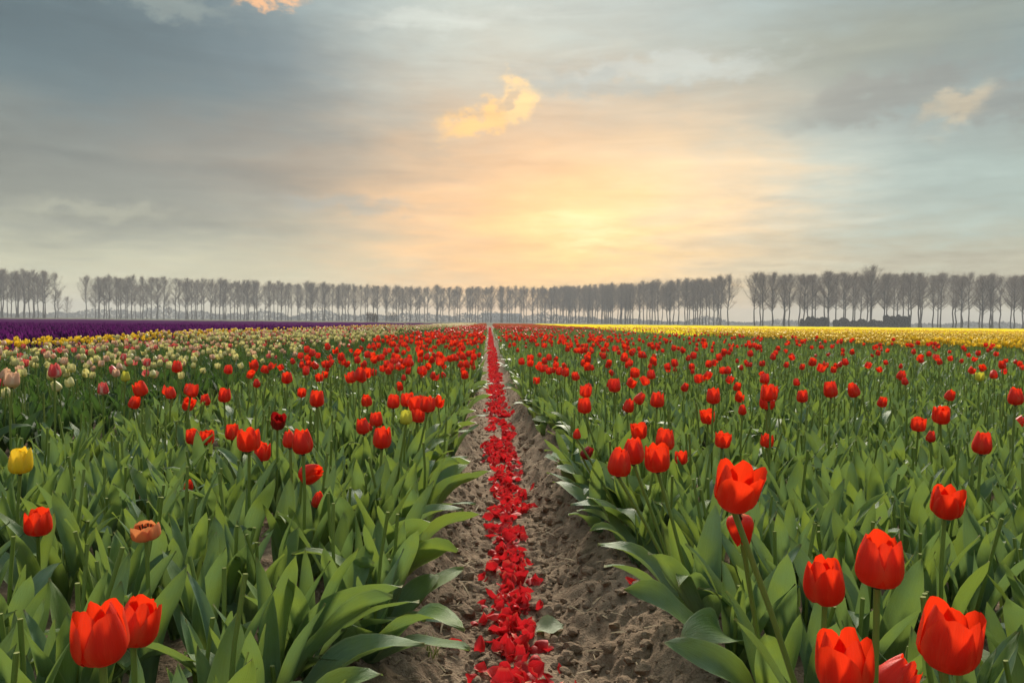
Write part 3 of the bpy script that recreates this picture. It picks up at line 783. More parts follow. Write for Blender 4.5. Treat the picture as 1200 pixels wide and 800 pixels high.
zones = []        # X, Y, kind arrays
def red_prob(X, Y):
    n = vnoise(X*1.3, Y*0.8, 21)*0.5+0.5
    left = np.where(Y < 3.0, 0.0, np.clip(0.05+0.055*(Y-3.2), 0, 0.42))
    rbase = np.where(Y < 3.0, 0.0, np.clip(0.04+0.036*(Y-3.0), 0, 0.24))
    right = rbase*(1-sstep(1.4, 3.2, X)*0.66)
    return np.where(X < 0, left, right)*(0.45+1.1*n)

segs = [(0.5, 3.6, 0.118, 0.112), (3.6, 8, 0.130, 0.125), (8, 20, 0.17, 0.17), (20, 58, 0.26, 0.26)]
RX, RY = [], []
for y0, y1, ax, ay in segs:
    for x0, x1 in ((-2.02, -0.20), (0.20, 8.1)):
        X, Y = bed(x0, x1, y0, y1, ax, ay); k = visible(X, Y) & (np.abs(X) > np.where(X < 0, 0.32, 0.39)-np.where(X < 0, 0.05, 0.12)*sstep(1.9, 3.0, Y)-0.06*sstep(4.5, 8.0, Y))
        RX.append(X[k]); RY.append(Y[k])
RX = np.concatenate(RX); RY = np.concatenate(RY)
if PLACED:      # leave room round the plants already placed
    pp = np.array(PLACED)
    dmin = np.full(len(RX), 9.0)
    for a, b in PLACED: dmin = np.minimum(dmin, np.hypot(RX-a, RY-b))
    k = dmin > 0.07
    for a, b in [p for p in PLACED if abs(p[0]) > 0.6]: k &= ~((np.abs(RX-a*(RY/max(b, 0.1))) < 0.05) & (RY < b) & (RY > b-0.24))       # nothing crowds the bloom
    RX, RY = RX[k], RY[k]
isred = rng.random(len(RX)) < red_prob(RX, RY)
D = RY - CAM.y
px_, py_, _ = project(np.stack([RX, RY, np.full_like(RX, 0.5)], 1))
inframe = (px_ > -10) & (px_ < 1210) & (py_ < 840)
PZ = gz(RX, RY)

# the largest red tulips as individuals, the rest as one mass
MESHC = {}
def single(name, key, g, mats):
    if key not in MESHC: MESHC[key] = to_mesh(name+'_plant', g, mats)
    return MESHC[key]
def tulip_single(name, x, y, z, key, g, mats, label, cat, group, sc, rz, tx, ty):
    o = ob(name, single(name, key, g, mats), loc=(x, y, z))
    o.rotation_euler = (tx, ty, rz); o.scale = (sc, sc, sc)
    return tag(o, label, cat, group)

def part_tulip(x, y, z, k, label, group):
    """a red tulip near enough to show its parts"""
    rnd = random.Random(900+k)
    root = ob('red_tulip', None, loc=(x, y, z)); root.empty_display_size = 0.05
    h = rnd.uniform(0.30, 0.40); top = Vector((rnd.uniform(-0.03, 0.03), rnd.uniform(-0.03, 0.03), h))
    ob('stem', stem_fl_near[k % 3], root, top.to_track_quat('Z', 'Y').to_matrix().to_4x4() @ Matrix.Diagonal((1, 1, top.length, 1)))
    edge = (math.pi if x > 0 else 0.0) if abs(x) < 0.55 else None
    near_leaves(root, rnd, 3, edge)
    form = rnd.choice(('cup', 'egg', 'wide', 'cup', 'open'))
    fl = ob('flower', core_mesh, root, Matrix.Translation(top) @ Euler((rad(rnd.gauss(0, 9)), rad(rnd.gauss(0, 9)), rnd.random()*6)).to_matrix().to_4x4() @ Matrix.Scale(rnd.uniform(0.85, 1.05), 4))
    for pm in near_flower(form, k % 5, 'red'): ob('petal', pm, fl)
    tag(root, label, 'tulip', group)

LABR = {-1: ('red tulip among the many in the bed left of the furrow', 'red tulips in the bed left of the furrow'),
        1: ('red tulip among the many in the bed right of the furrow', 'red tulips in the bed right of the furrow')}
LABC = {-1: ('leafy tulip plant with its bloom cut off, left of the furrow', 'beheaded tulips left of the furrow'),
        1: ('leafy tulip plant with its bloom cut off, right of the furrow', 'beheaded tulips right of the furrow')}
order = np.argsort(D)
red_i = [i for i in order if isred[i] and inframe[i]][:300-counts.get('red_tulip', 0)]
cut_i = [i for i in order if (not isred[i]) and inframe[i] and D[i] > 0.6][:300]
red_set, cut_set = set(red_i), set(cut_i)
for n, i in enumerate(red_i):
    x, y, z = float(RX[i]), float(RY[i]), float(PZ[i]); s = -1 if x < 0 else 1
    if D[i] < 4.0: part_tulip(x, y, z, n, *LABR[s])
    else:
        v = n % 10
        tulip_single('red_tulip', x, y, z, ('redmid', v), FL_MID[v], MATS['red'], LABR[s][0], 'tulip', LABR[s][1], random.uniform(0.80, 1.04), random.random()*6.28, random.gauss(0, 0.09), random.gauss(0, 0.06))
for n, i in enumerate(cut_i):
    x, y, z = float(RX[i]), float(RY[i]), float(PZ[i]); s = -1 if x < 0 else 1
    rnd = random.Random(3000+n)
    root = ob('cut_tulip', None, loc=(x, y, z)); root.empty_display_size = 0.05
    root.rotation_euler = (rnd.gauss(0, 0.10), rnd.gauss(0, 0.10), 0)
    h = rnd.uniform(0.10, 0.24) if rnd.random() < 0.55 else rnd.uniform(0.22, 0.34); top = Vector((rnd.uniform(-0.025, 0.025), rnd.uniform(-0.025, 0.025), h))
    ob('stem', stem_cut_near[n % 3], root, top.to_track_quat('Z', 'Y').to_matrix().to_4x4() @ Matrix.Diagonal((1, 1, top.length, 1)))
    edge = (math.pi if x > 0 else 0.0) if abs(x) < 0.52-0.12*float(sstep(1.9, 3.0, y)) else None
    near_leaves(root, rnd, rnd.choice((3, 4, 4)), edge)
    if edge is None: tag(root, LABC[s][0], 'tulip plant', LABC[s][1])
    else: tag(root, 'beheaded tulip plant on the very edge of the furrow, %s side' % ('left' if s < 0 else 'right'), 'tulip plant', 'beheaded tulips along the %s edge of the furrow' % ('left' if s < 0 else 'right'))

def mass(idx, geos, X, Y, Z):
    out = []
    idx = np.asarray(idx, int)
    if len(idx) == 0: return out
    v = rng.integers(0, len(geos), len(idx))
    for k, g in enumerate(geos):
        j = idx[v == k]; m = len(j)
        if m: out.append(scatter(g, np.stack([X[j], Y[j], Z[j]], 1), rng.random(m)*6.28, 0.84+0.30*rng.random(m), rng.normal(0, 0.08, m), rng.normal(0, 0.08, m)))
    return out

rest = np.array([i for i in range(len(RX)) if i not in red_set and i not in cut_set])
rr, cc = rest[isred[rest]], rest[~isred[rest]]
gs = mass(rr[D[rr] < 9], FL_MID, RX, RY, PZ) + mass(rr[(D[rr] >= 9) & (D[rr] < 20)], FL_LOW, RX, RY, PZ) + mass(rr[D[rr] >= 20], FL_FAR, RX, RY, PZ)
tag(ob('red_tulip_mass', to_mesh('red_tulip_mass', join(gs), MATS['red'])), 'red tulips massed together further along the beds', None, None, 'stuff')
edge_m = (np.abs(RX[cc]) < 0.42) & (D[cc] < 9)
gs = mass(cc[(D[cc] < 8) & ~edge_m], CUT_MID, RX, RY, PZ) + mass(cc[(D[cc] >= 8) & (D[cc] < 20)], CUT_LOW, RX, RY, PZ) + mass(cc[D[cc] >= 20], CUT_FAR, RX, RY, PZ)
for s, rot in ((-1, 0.0), (1, math.pi)):
    e = cc[edge_m & (np.sign(RX[cc]) == s)]
    for k, g in enumerate(CUT_MIDE):
        j = e[k::5]; m = len(j)
        if m: gs.append(scatter(g, np.stack([RX[j], RY[j], PZ[j]], 1), np.full(m, rot)+rng.normal(0, 0.7, m), 0.85+0.25*rng.random(m), rng.normal(0, 0.06, m), rng.normal(0, 0.06, m)))
tag(ob('cut_tulip_mass', to_mesh('cut_tulip_mass', join(gs), MATS['cut'])), 'leafy beheaded tulip plants filling the beds further off', None, None, 'stuff')

# pale tulip beds between the dark gap and the yellow strip
CX, CY = [], []
for y0, y1, a in ((2.5, 9, 0.125), (9, 22, 0.17), (22, 60, 0.27)):
    X, Y = bed(-6.4, -2.40, y0, y1, a, a); k = visible(X, Y, 40); CX.append(X[k]); CY.append(Y[k])
CX = np.concatenate(CX); CY = np.concatenate(CY); CZ = gz(CX, CY)
kind = rng.random(len(CX)); fl = rng.random(len(CX)) < np.clip(0.20+0.040*(CY-3.5), 0.12, 0.62)*(0.5+0.5*sstep(-2.5, -3.2, CX))
far_pink = sstep(-3.8, -5.6, -(-CX))  # more blush towards the far side of the bed
blushk = np.clip((-CX-3.4)/3.0, 0, 1)
ctype = np.where(~fl, 0, np.where(kind < 0.10+0.14*blushk, 3, np.where(kind < 0.30+0.40*blushk, 2, 1)))   # 0 leaves only, 1 cream, 2 blush, 3 pink
pxc, pyc, dc = project(np.stack([CX, CY, np.full_like(CX, 0.5)], 1))
cin = (pxc > -8) & (pxc < 1210)
orderc = np.argsort(CY)
TYPES = {1: ('cream', 'cream_tulip', 'cream green tulip among the many in the pale beds', 'cream tulips in the pale beds', 220),
         2: ('blush', 'blush_tulip', 'cream tulip flushed pink among the many in the pale beds', 'blush tulips in the pale beds', 160),
         3: ('pink', 'pink_tulip', 'pink tulip with pale rim among the many in the pale beds', 'pink tulips in the pale beds', 120)}
used = np.zeros(len(CX), bool)
for tno, (mat, name, lab, grp, mx) in TYPES.items():
    sel = [i for i in orderc if ctype[i] == tno and cin[i]][:mx]
    for n, i in enumerate(sel):
        used[i] = True; v = n % 10; gset, key = (FL_MID, 'm') if CY[i] < 10 else (FL_LOW, 'l')
        tulip_single(name, float(CX[i]), float(CY[i]), float(CZ[i]), (mat, key, v), gset[v], MATS[mat], lab, 'tulip', grp, random.uniform(0.74, 0.94), random.random()*6.28, random.gauss(0, 0.07), random.gauss(0, 0.05))
    j = np.where((ctype == tno) & ~used)[0]
    gs = mass(j[CY[j] < 9], FL_MID, CX, CY, CZ) + mass(j[(CY[j] >= 9) & (CY[j] < 22)], FL_LOW, CX, CY, CZ) + mass(j[CY[j] >= 22], FL_FAR, CX, CY, CZ)
    if gs: tag(ob(name+'_mass', to_mesh(name+'_mass', join(gs), MATS[mat])), mat+' tulips massed in the pale beds further off', None, None, 'stuff')
j = np.where(ctype == 0)[0]
gs = mass(j[CY[j] < 9], CUT_MID, CX, CY, CZ) + mass(j[(CY[j] >= 9) & (CY[j] < 22)], CUT_LOW, CX, CY, CZ) + mass(j[CY[j] >= 22], CUT_FAR, CX, CY, CZ)
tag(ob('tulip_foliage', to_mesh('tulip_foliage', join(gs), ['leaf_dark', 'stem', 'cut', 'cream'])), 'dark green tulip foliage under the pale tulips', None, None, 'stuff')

# yellow strip beyond the pale beds, and the yellow field on the other side
YX, YY = [], []
for x0, x1, y0, y1, a in ((-7.3, -6.6, 8, 24, 0.15), (-7.3, -6.6, 24, 58, 0.25), (8.25, 24, 10, 34, 0.20), (8.25, 40, 34, 62, 0.40)):
    X, Y = bed(x0, x1, y0, y1, a, a); k = visible(X, Y, 20); YX.append(X[k]); YY.append(Y[k])
YX = np.concatenate(YX); YY = np.concatenate(YY); YZ = gz(YX, YY)
pxy, pyy, _ = project(np.stack([YX, YY, np.full_like(YX, 0.5)], 1))
yin = np.argsort(YY + np.where((pxy > 0) & (pxy < 1200), 0, 500))
for n, i in enumerate(yin[:290]):
    v = n % 10; s = YX[i] < 0
    tulip_single('yellow_tulip', float(YX[i]), float(YY[i]), float(YZ[i]), ('yellow', 'l', v), FL_LOW[v], MATS['lemon' if s else 'yellow'] if False else MATS['yellow'],
                 'yellow tulip in the thin strip before the purple field' if s else 'yellow tulip at the near edge of the yellow field', 'tulip',
                 'yellow tulips in the thin strip' if s else 'yellow tulips at the edge of the yellow field', random.uniform(0.84, 0.98) if s else random.uniform(1.02, 1.2), random.random()*6.28, 0, 0)
j = yin[290:]
gs = mass(j, FL_FAR, YX, YY, YZ)
tag(ob('yellow_tulip_mass', to_mesh('yellow_tulip_mass', join(gs), MATS['yellow'])), 'yellow tulips massed in the strip and the field', None, None, 'stuff')

def bumpy_sheet(x0, x1, y0, y1, z, cell, amp, seed):
    """rough top of a bed too far off to tell its plants apart, with skirts down to the soil"""
    nx_, ny_ = max(2, int((x1-x0)/cell)), 90
    X = np.linspace(x0, x1, nx_); Y = y0*(y1/y0)**np.linspace(0, 1, ny_)
    A, B = np.meshgrid(X, Y)
    Zs = z + amp*vnoise(A/cell*0.9, B/cell*0.9, seed) + amp*rng.normal(0, 0.5, A.shape)
    Zs[:, 0] = 0.02; Zs[:, -1] = 0.02; Zs[0] = 0.02; Zs[-1] = 0.02
    id_ = np.arange(nx_*ny_).reshape(ny_, nx_)
    Q = np.stack([id_[:-1, :-1], id_[:-1, 1:], id_[1:, 1:], id_[1:, :-1]], -1).reshape(-1, 4)
    return Geo(np.stack([A, B, Zs], -1).reshape(-1, 3), Q)
def far_field(name, rects, mat, label):
    g = join([bumpy_sheet(*r) for r in rects])
    tag(ob(name, to_mesh(name, g, [mat], False)), label, None, None, 'stuff')
far_field('red_tulip_field', [(-2.02, -0.40, 56, 165, 0.46, 0.25, 0.05, 1), (0.40, 8.1, 56, 165, 0.44, 0.4, 0.05, 2)], 'far_red', 'far end of the red tulip beds seen edge on')
far_field('cream_tulip_field', [(-6.4, -2.40, 58, 165, 0.48, 0.3, 0.05, 3)], 'far_cream', 'far end of the pale tulip beds seen edge on')
far_field('yellow_tulip_field', [(-7.3, -6.6, 56, 165, 0.48, 0.3, 0.05, 4), (8.3, 130, 33, 165, 0.44, 0.8, 0.05, 5)], 'far_yellow', 'wide yellow tulip field seen edge on')

# purple field: dense low flower spikes
X, Y = bed(-30, -7.65, 9.5, 40, 0.20, 0.22); k = visible(X, Y, 20); X, Y = X[k], Y[k]
spike = Geo([(0.05, 0, 0), (-0.025, 0.045, 0), (-0.025, -0.045, 0), (0.045, 0.01, 0.16), (-0.02, 0.04, 0.15), (-0.03, -0.035, 0.17), (0, 0, 0.25)],
            [(0, 1, 4, 3), (1, 2, 5, 4), (2, 0, 3, 5)], [(3, 4, 6), (4, 5, 6), (5, 3, 6)])
g1 = scatter(spike, np.stack([X, Y, np.full_like(X, 0.30)+rng.normal(0, 0.02, len(X))], 1), rng.random(len(X))*6.28, 0.85+0.4*rng.random(len(X)))
tag(ob('purple_flower_mass', to_mesh('purple_flower_mass', g1, ['purple'])), 'deep purple flowers packed along the field edge', None, None, 'stuff')
far_field('purple_flower_field', [(-160, -7.65, 13, 165, 0.36, 0.7, 0.05, 6)], 'far_purple', 'deep purple flower field beyond the yellow strip')

# ------------------------------------------------------------------ things lying in the furrow
fp = [to_mesh('fallen_petal', petal_geo(random.uniform(0.020, 0.027), random.uniform(0.046, 0.062), 0, rad(58), 4, 5, k, 0, True, random.uniform(0.1, 1.1)), ['fallen']) for k in range(8)]
fp_low = [petal_geo(0.024, 0.055, 0, rad(58), 2, 3, k, 0, True, 0.25*k) for k in range(4)]
def strip_x(y): return 0.025*vnoise(np.asarray(y)*0.8, np.zeros_like(np.asarray(y)), 8)
yy = 1.66+3.5*rng.random(1500)**1.15
xx = strip_x(yy) + np.clip(rng.normal(0, 0.040, 1500), -0.14, 0.14)
k = np.where((vnoise(xx*11, yy*4.5, 31) > -0.45) | (yy < 2.3))[0][:300]                 # they lie in drifts
yy, xx = yy[k], xx[k]
zz = gz(xx, yy)
for k in range(300):
    o = ob('fallen_petal', fp[k % 8], loc=(float(xx[k]), float(yy[k]), float(zz[k])+0.006+0.014*random.random()))
    o.rotation_euler = (random.gauss(0, 0.6)+(3.14 if random.random() < 0.4 else 0), random.gauss(0, 0.6), random.random()*6.28)
    s = random.uniform(0.65, 1.12); o.scale = (s, s*random.uniform(0.7, 1.1), s)
    tag(o, 'fallen crimson petal in the long red strip along the furrow', 'petal', 'petals strewn along the furrow')
gs = []
for n, y0, y1, pw, sc in ((260, 1.66, 5.5, 1, 0.85), (1000, 4.8, 14, 1.1, 0.95), (1500, 14, 40, 1.0, 1.25), (800, 40, 110, 1.0, 1.8)):
    yy = y0+(y1-y0)*rng.random(n)**pw; xx = strip_x(yy)+(rng.random(n)-0.5)*0.17+rng.normal(0, 0.018, n)
    if y0 < 2: xx = strip_x(yy)+np.clip(rng.normal(0, 0.045, n), -0.2, 0.2)
    keep = (vnoise(xx*11, yy*4.5, 31) > (-0.55 if y0 < 10 else -0.9)) | (yy < 2.3)
    v = np.where(keep, rng.integers(0, 4, n), 9)
    for k in range(4):
        j = v == k; m = int(j.sum())
        gs.append(scatter(fp_low[k], np.stack([xx[j], yy[j], gz(xx[j], yy[j])+0.004+0.014*rng.random(m)], 1), rng.random(m)*6.28, sc*(0.75+0.45*rng.random(m)), rng.normal(0, 0.6, m), rng.normal(0, 0.6, m)))
tag(ob('petal_litter', to_mesh('petal_litter', join(gs), ['fallen'])), 'crimson petals carpeting the furrow further along', None, None, 'stuff')

c = at(640, 690, 2.16)
lf = ob('fallen_leaf', to_mesh('fallen_leaf', leaf_geo(0.085, 0.075, rad(75), rad(20), 0.5, 0.5, 0.09, 4, 7, 3), ['paleleaf']), loc=(c.x-0.03, c.y, gz1(c.x, c.y)+0.012))
lf.rotation_euler = (0.1, 0.0, 0.35)
tag(lf, 'pale green broken leaf lying beside the petal strip', 'leaf')
c = at(740, 707, 2.2)
o = ob('fallen_petal', fp[2], loc=(c.x, c.y, gz1(c.x, c.y)+0.012)); o.rotation_euler = (0.5, 0.2, 1.0)
tag(o, 'lone dark red petal on the bare soil near the right hand leaves', 'petal')
c = at(507, 748, 1.86)
gs = []
for k in range(26):
    a = random.random()*6.28; l = random.uniform(0.03, 0.075)
    gs.append(leaf_geo(l, 0.0032, rad(random.uniform(5, 40)), rad(random.uniform(5, 50)), 0, 0.5, 0, 1, 4, k).xf(Matrix.Translation((random.gauss(0, 0.015), random.gauss(0, 0.012), 0)) @ Matrix.Rotation(a, 4, 'Z')))
gt = ob('grass_tuft', to_mesh('grass_tuft', join(gs), ['grass']), loc=(c.x, c.y, gz1(c.x, c.y)-0.004))
tag(gt, 'small tuft of thin grass on the left shoulder of the furrow', 'grass tuft')

# ------------------------------------------------------------------ poplars
def poplar(seed, crown_w, clear, dens):
    """25 m tree: trunk with ascending limbs, and a crown of bare twigs"""
    r = random.Random(seed); H = 25.0
    wob = [(r.uniform(-0.35, 0.35), r.uniform(-0.35, 0.35)) for _ in range(6)]
    zs = [0, 2.5, 7, 13, 19, 24.2]
    def axis(z):
        for a in range(5):
            if z <= zs[a+1]:
                t = (z-zs[a])/(zs[a+1]-zs[a]); w0, w1 = wob[a] if a else (0, 0), wob[a+1]
                return Vector((w0[0]*(1-t)+w1[0]*t, w0[1]*(1-t)+w1[1]*t, z))
        return Vector((wob[5][0], wob[5][1], z))
    tr = [tube([axis(z) for z in zs], [0.42, 0.33, 0.27, 0.20, 0.10, 0.02], 7)]
    limbs = []
    V, T = [], []
    def cone(p, q, rad_):
        d = (q-p).normalized(); a = Vector((0, 0, 1)) if abs(d.z) < 0.8 else Vector((1, 0, 0))
        s = d.cross(a).normalized(); t = d.cross(s); b = len(V)
        for k in range(3):
            an = 2.0944*k; V.append(p + rad_*(math.cos(an)*s+math.sin(an)*t))
        V.append(q)
        T.extend([(b, b+1, b+3), (b+1, b+2, b+3), (b+2, b, b+3)])
    n = int(34*dens)
    for k in range(n):
        z = H*(clear + (0.95-clear)*(k+r.random())/n); az = r.random()*6.28
        rel = (z/H-clear)/(1-clear)
        ln = crown_w*0.5*(0.58+0.75*math.sin(math.pi*(0.12+0.70*rel)))*r.uniform(0.75, 1.25)*1.35
        up = r.uniform(0.5, 1.0)+0.7*rel
        p0 = axis(z); d1 = Vector((math.cos(az), math.sin(az), up)).normalized()
        p1 = p0 + d1*ln*0.55; d2 = Vector((math.cos(az)*0.7, math.sin(az)*0.7, up*1.15)).normalized(); p2 = p1 + d2*ln*0.6
        zl = H*r.uniform(0.90, 1.0)
        if p2.z > zl: f_ = max(0.25, (zl-p0.z)/max(0.1, p2.z-p0.z)); p1, p2 = p0+(p1-p0)*f_, p0+(p2-p0)*f_
        tr.append(tube([p0, p1, p2], [0.10*(1.15-rel)+0.02, 0.055, 0.015], 4))
        limbs.append((p0, p1, p2))
        for j in range(int(42*dens)):
            t = r.uniform(0.18, 1.0)
            q = p0.lerp(p1, t/0.5) if t < 0.5 else p1.lerp(p2, (t-0.5)/0.5)
            dd = Vector((r.gauss(0, 1), r.gauss(0, 1), r.gauss(0.75, 0.6))).normalized()
            l = r.uniform(0.7, 2.2)*(0.7+0.3*crown_w/8)
            e = q + dd*l
            cone(q, e, r.uniform(0.014, 0.028))
            for s in range(2):
                u = q.lerp(e, r.uniform(0.25, 0.9)); d3 = (dd + Vector((r.gauss(0, 0.6), r.gauss(0, 0.6), r.gauss(0.2, 0.5)))).normalized()
                cone(u, u+d3*r.uniform(0.4, 1.2), r.uniform(0.010, 0.018))
    return to_mesh('poplar_trunk', join(tr), ['bark']), to_mesh('poplar_crown', Geo(V, [], T), ['twig'], False)
SLIM = [poplar(40+k, 7.6+0.5*(k % 2), 0.30+0.05*(k % 3), 1.05) for k in range(5)]
FULL = [poplar(60+k, 9.6, 0.27+0.04*(k % 3), 1.25) for k in range(5)]
BUSHY = [poplar(80+k, 9.0, 0.20, 1.15) for k in range(2)]
def tree(px, d, h, kindset, label, group):
    c = at(px, 400, d); r = random.Random(int(px*17+d))
    tr, cr = r.choice(kindset)
    root = ob('poplar_tree', None, loc=(c.x, c.y, 0.09)); root.rotation_euler = (0, 0, r.random()*6.28)
    s = h/25.0*r.uniform(0.955, 1.03); root.scale = (s*r.uniform(0.9, 1.1),)*2 + (s,)
    ob('trunk', tr, root); ob('crown', cr, root)
    tag(root, label, 'tree', group)
def row(x0, d0, x1, d1, n, h0, h1, kindset, label, group, jit=0.35, ends=(None, None)):
    for k in range(n):
        t = k/(n-1); inv = 1/d0*(1-t)+1/d1*t                # evenly spaced along the ground
        tt = t
        x = x0+(x1-x0)*tt + random.gauss(0, jit)*(x1-x0)/n
        lab, grp = label, group
        if k == 0 and ends[0]: lab, grp = ends[0], None
        if k == n-1 and ends[1]: lab, grp = ends[1], None
        tree(x, 1/inv, h0+(h1-h0)*t, kindset, lab, grp)
row(-6, 415, 60, 425, 11, 25, 24.6, SLIM+FULL[:2], 'bare poplar in the short clump at the left edge', 'poplars at the left edge', ends=(None, 'last bare poplar of the left edge clump, before a low tree'))
row(2, 450, 52, 455, 8, 25, 24, SLIM, 'bare poplar in the short clump at the left edge', 'poplars at the left edge')
tree(68, 470, 17, BUSHY, 'low bushy bare tree at the end of the left edge clump', None)
tree(79, 470, 13, BUSHY, 'smallest bare tree standing in the first gap of the tree row', None)
row(104, 440, 190, 445, 12, 23.2, 23.4, FULL, 'bare poplar in the second clump between two gaps', 'poplars in the second clump', ends=('bushy bare poplar at the near gap side of the second clump', 'last bare poplar of the second clump before the long row'))
row(110, 500, 184, 500, 9, 22, 21.5, FULL[:2]+SLIM, 'bare poplar in the second clump between two gaps', 'poplars in the second clump')
tree(198, 520, 12, BUSHY, 'low bare tree in the narrow gap before the long row', None)
row(207, 455, 500, 520, 46, 23.2, 22.8, SLIM+FULL[:1], 'slender bare poplar in the long even row', 'poplars of the long row', ends=('first slender poplar of the long row after the gap', None))
row(212, 500, 500, 560, 36, 23.5, 23, SLIM, 'slender bare poplar in the long even row', 'poplars of the long row')
row(508, 525, 735, 560, 37, 23.4, 25.2, SLIM+FULL[:1], 'slender bare poplar in the long even row', 'poplars of the long row')
row(515, 580, 730, 600, 28, 24, 26, SLIM, 'slender bare poplar in the long even row', 'poplars of the long row')
row(640, 575, 851, 416, 38, 24.8, 25.2, FULL, 'bare poplar in the dense grove before the wide gap', 'poplars of the dense grove', ends=(None, 'last full crowned poplar of the dense grove before the wide gap'))
row(690, 600, 840, 470, 18, 26, 25.5, FULL, 'bare poplar in the dense grove before the wide gap', 'poplars of the dense grove')
row(885, 362, 1210, 352, 26, 24.0, 23.6, FULL, 'tall bare poplar in the stand behind the yellow field', 'poplars behind the yellow field', ends=('first broad poplar beside the wide gap, behind the yellow field', None))
row(890, 392, 1205, 385, 30, 25.2, 24.6, FULL[:3]+SLIM[:2], 'tall bare poplar in the stand behind the yellow field', 'poplars behind the yellow field')
tree(1020, 356, 26.8, FULL, 'tallest bare poplar in the stand behind the yellow field', None)

# ------------------------------------------------------------------ hedges, bush, barn and distant wood
def bush(name, px, d, wpx, hpx, mat, label, cat, n, depth=3.0, box=False, leaf=0.35):
    r = random.Random(int(px)); w, h = wpx*d/FPX, hpx*d/FPX
    c = at(px, 400, d); V, Q = [], []
    lumps = [((j+0.5+r.uniform(-0.3, 0.3))/6*w-0.5*w, r.uniform(0.72, 1.08)*h) for j in range(6)]
    for k in range(n):
        x = r.uniform(-0.5, 0.5)*w; y = r.uniform(-0.5, 0.5)*depth
        top = max([lh*max(0.0, 1-((x-lx)/(0.13*w))**2)**0.5 for lx, lh in lumps]+[0.5*h]) if not box else h*(0.94+0.10*math.sin(x*2.1)*math.sin(x*0.8+1))*r.uniform(0.93, 1.04)
        z = r.random()**0.7*top
        a = Vector((r.gauss(0, 1), r.gauss(0, 1), r.gauss(0, 1))).normalized(); b = a.cross(Vector((r.gauss(0, 1), r.gauss(0, 1), r.gauss(0, 1)))).normalized()
        p = Vector((x, y, z)); s = leaf*r.uniform(0.5, 1.2); i = len(V)
        V += [p-a*s, p+b*s*0.5, p+a*s, p-b*s*0.5]; Q.append((i, i+1, i+2, i+3))
    root = ob(name, None, loc=(c.x, c.y, 0.09)); root.rotation_euler = (0, 0, -math.atan2(c.x, c.y))
    ob('foliage', to_mesh(name+'_foliage', Geo(V, Q), [mat], False), root)
    st = [tube([(x*w/5, 0, 0), (x*w/5+0.1, 0.05, h*0.5), (x*w/5+0.2, 0, h*0.8)], [0.12, 0.08, 0.03], 5) for x in (-2, -1, 0, 1, 2)]
    ob('stem', to_mesh(name+'_stem', join(st), ['bark']), root)
    tag(root, label, cat)
bush('evergreen_hedge', 954, 335, 31, 12, 'hedge', 'short dark evergreen hedge nearest the wide gap', 'hedge', 4200, leaf=0.5)
bush('evergreen_hedge', 1006, 335, 56, 10, 'hedge', 'longest dark evergreen hedge, in the middle of three', 'hedge', 6500, leaf=0.5)
bush('evergreen_hedge', 1050, 332, 28, 14, 'hedge', 'tall box shaped dark evergreen hedge under the poplars', 'hedge', 4500, 4.0, True, 0.5)
bush('brown_bush', 436, 300, 13, 12, 'brownbush', 'low brown bush in front of the long poplar row', 'bush', 700, 2.5, False, 0.25)
bush('brown_bush', 460, 470, 10, 12, 'wood', 'small grey bush between the trunks of the long row', 'bush', 500, 2.5)

# low barn far behind the long row
c = at(588, 400, 960)
barn = ob('barn', None, loc=(c.x, c.y, 0.09)); barn.rotation_euler = (0, 0, rad(8))
L, Dp, hw, hr = 46.0, 18.0, 3.2, 10.5
wall = Geo([(-L/2, -Dp/2, 0), (L/2, -Dp/2, 0), (L/2, Dp/2, 0), (-L/2, Dp/2, 0), (-L/2, -Dp/2, hw), (L/2, -Dp/2, hw), (L/2, Dp/2, hw), (-L/2, Dp/2, hw), (-L/2, 0, hr-0.4), (L/2, 0, hr-0.4)],
           [(0, 1, 5, 4), (1, 2, 6, 5), (2, 3, 7, 6), (3, 0, 4, 7)], [(5, 6, 9), (7, 4, 8)])
ob('wall', to_mesh('barn_wall', wall, ['barnwall'], False), barn)
e = 0.8
roof = Geo([(-L/2-e, -Dp/2-e, hw-0.5), (L/2+e, -Dp/2-e, hw-0.5), (L/2+e, 0, hr), (-L/2-e, 0, hr), (L/2+e, Dp/2+e, hw-0.5), (-L/2-e, Dp/2+e, hw-0.5),
            (-L/2-e, -Dp/2-e, hw-0.2), (L/2+e, -Dp/2-e, hw-0.2), (L/2+e, 0, hr+0.3), (-L/2-e, 0, hr+0.3), (L/2+e, Dp/2+e, hw-0.2), (-L/2-e, Dp/2+e, hw-0.2)],
           [(0, 3, 2, 1), (3, 5, 4, 2), (6, 7, 8, 9), (9, 8, 10, 11), (0, 1, 7, 6), (5, 11, 10, 4), (1, 2, 8, 7), (2, 4, 10, 8), (0, 6, 9, 3), (3, 9, 11, 5)])
ob('roof', to_mesh('barn_roof', roof, ['barnroof'], False), barn)
dg = Geo([(-2, 0, 0), (2, 0, 0), (2, 0, 3.6), (-2, 0, 3.6), (-2, -0.12, 0), (2, -0.12, 0), (2, -0.12, 3.6), (-2, -0.12, 3.6)], [(4, 5, 6, 7), (0, 4, 7, 3), (1, 2, 6, 5), (3, 7, 6, 2)])
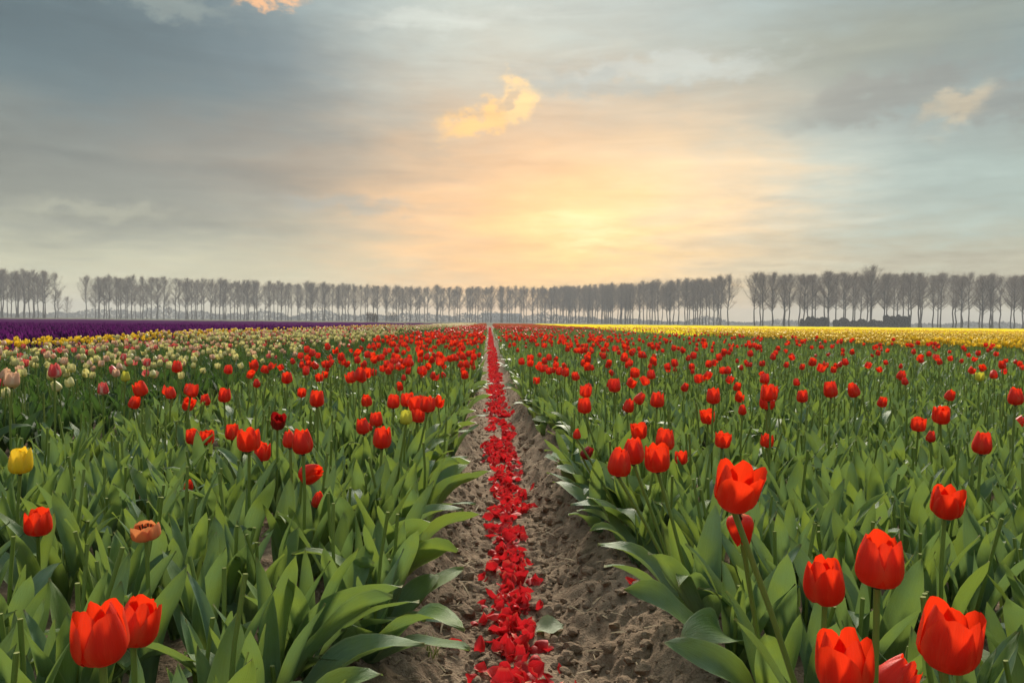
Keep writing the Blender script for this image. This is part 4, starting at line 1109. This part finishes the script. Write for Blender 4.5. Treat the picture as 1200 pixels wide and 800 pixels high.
ob('door', to_mesh('barn_door', dg, ['barndark'], False), barn, Matrix.Translation((6, -Dp/2-0.01, 0)))
tag(barn, 'long low barn with pitched roof, faint behind the poplar trunks', 'barn')

def far_wood():
    r = random.Random(77); V, T = [], []
    for k in range(34000):
        px = r.uniform(-140, 1340); d = r.uniform(880, 1180)
        hh = 8.0 + 4.5*float(vnoise(np.array([px/38.0]), np.array([0.3]), 12)[0]) + 3.0*float(vnoise(np.array([px/11.0]), np.array([0.7]), 13)[0])
        if px > 850: hh *= 0.55
        hh = max(2.5, hh)
        c = at(px, 400, d); z = r.random()*hh
        a = Vector((r.gauss(0, 1), r.gauss(0, 1), r.gauss(0, 0.8))).normalized(); b = a.cross(Vector((r.gauss(0, 1), r.gauss(0, 1), r.gauss(0, 1)))).normalized()
        p = Vector((c.x, c.y, z)); s = r.uniform(0.7, 2.0); i = len(V)
        V += [p-a*s, p+a*s, p+b*s]; T.append((i, i+1, i+2))
    return Geo(V, [], T)
tag(ob('distant_woods', to_mesh('distant_woods', far_wood(), ['wood'], False)), 'far off woods fading into blue haze behind the poplars', None, None, 'stuff')

# ------------------------------------------------------------------ haze
hz = Geo([(-1650, -1650, -1), (1650, -1650, -1), (1650, 1650, -1), (-1650, 1650, -1), (-1650, -1650, 30), (1650, -1650, 30), (1650, 1650, 30), (-1650, 1650, 30)],
         [(0, 3, 2, 1), (4, 5, 6, 7), (0, 1, 5, 4), (1, 2, 6, 5), (2, 3, 7, 6), (3, 0, 4, 7)])
hm = bpy.data.materials.new('haze'); hm.use_nodes = True
hm.node_tree.nodes.clear()
ho = hm.node_tree.nodes.new('ShaderNodeOutputMaterial'); hv = hm.node_tree.nodes.new('ShaderNodeVolumePrincipled')
hv.inputs['Color'].default_value = (0.88, 0.90, 0.94, 1); hv.inputs['Density'].default_value = 0.0006; hv.inputs['Anisotropy'].default_value = 0.0
hm.node_tree.links.new(hv.outputs[0], ho.inputs['Volume'])
M['haze'] = hm
haze = ob('haze', to_mesh('haze', hz, ['haze'], False))
tag(haze, 'thin pale evening haze lying over the fields', None, None, 'stuff')
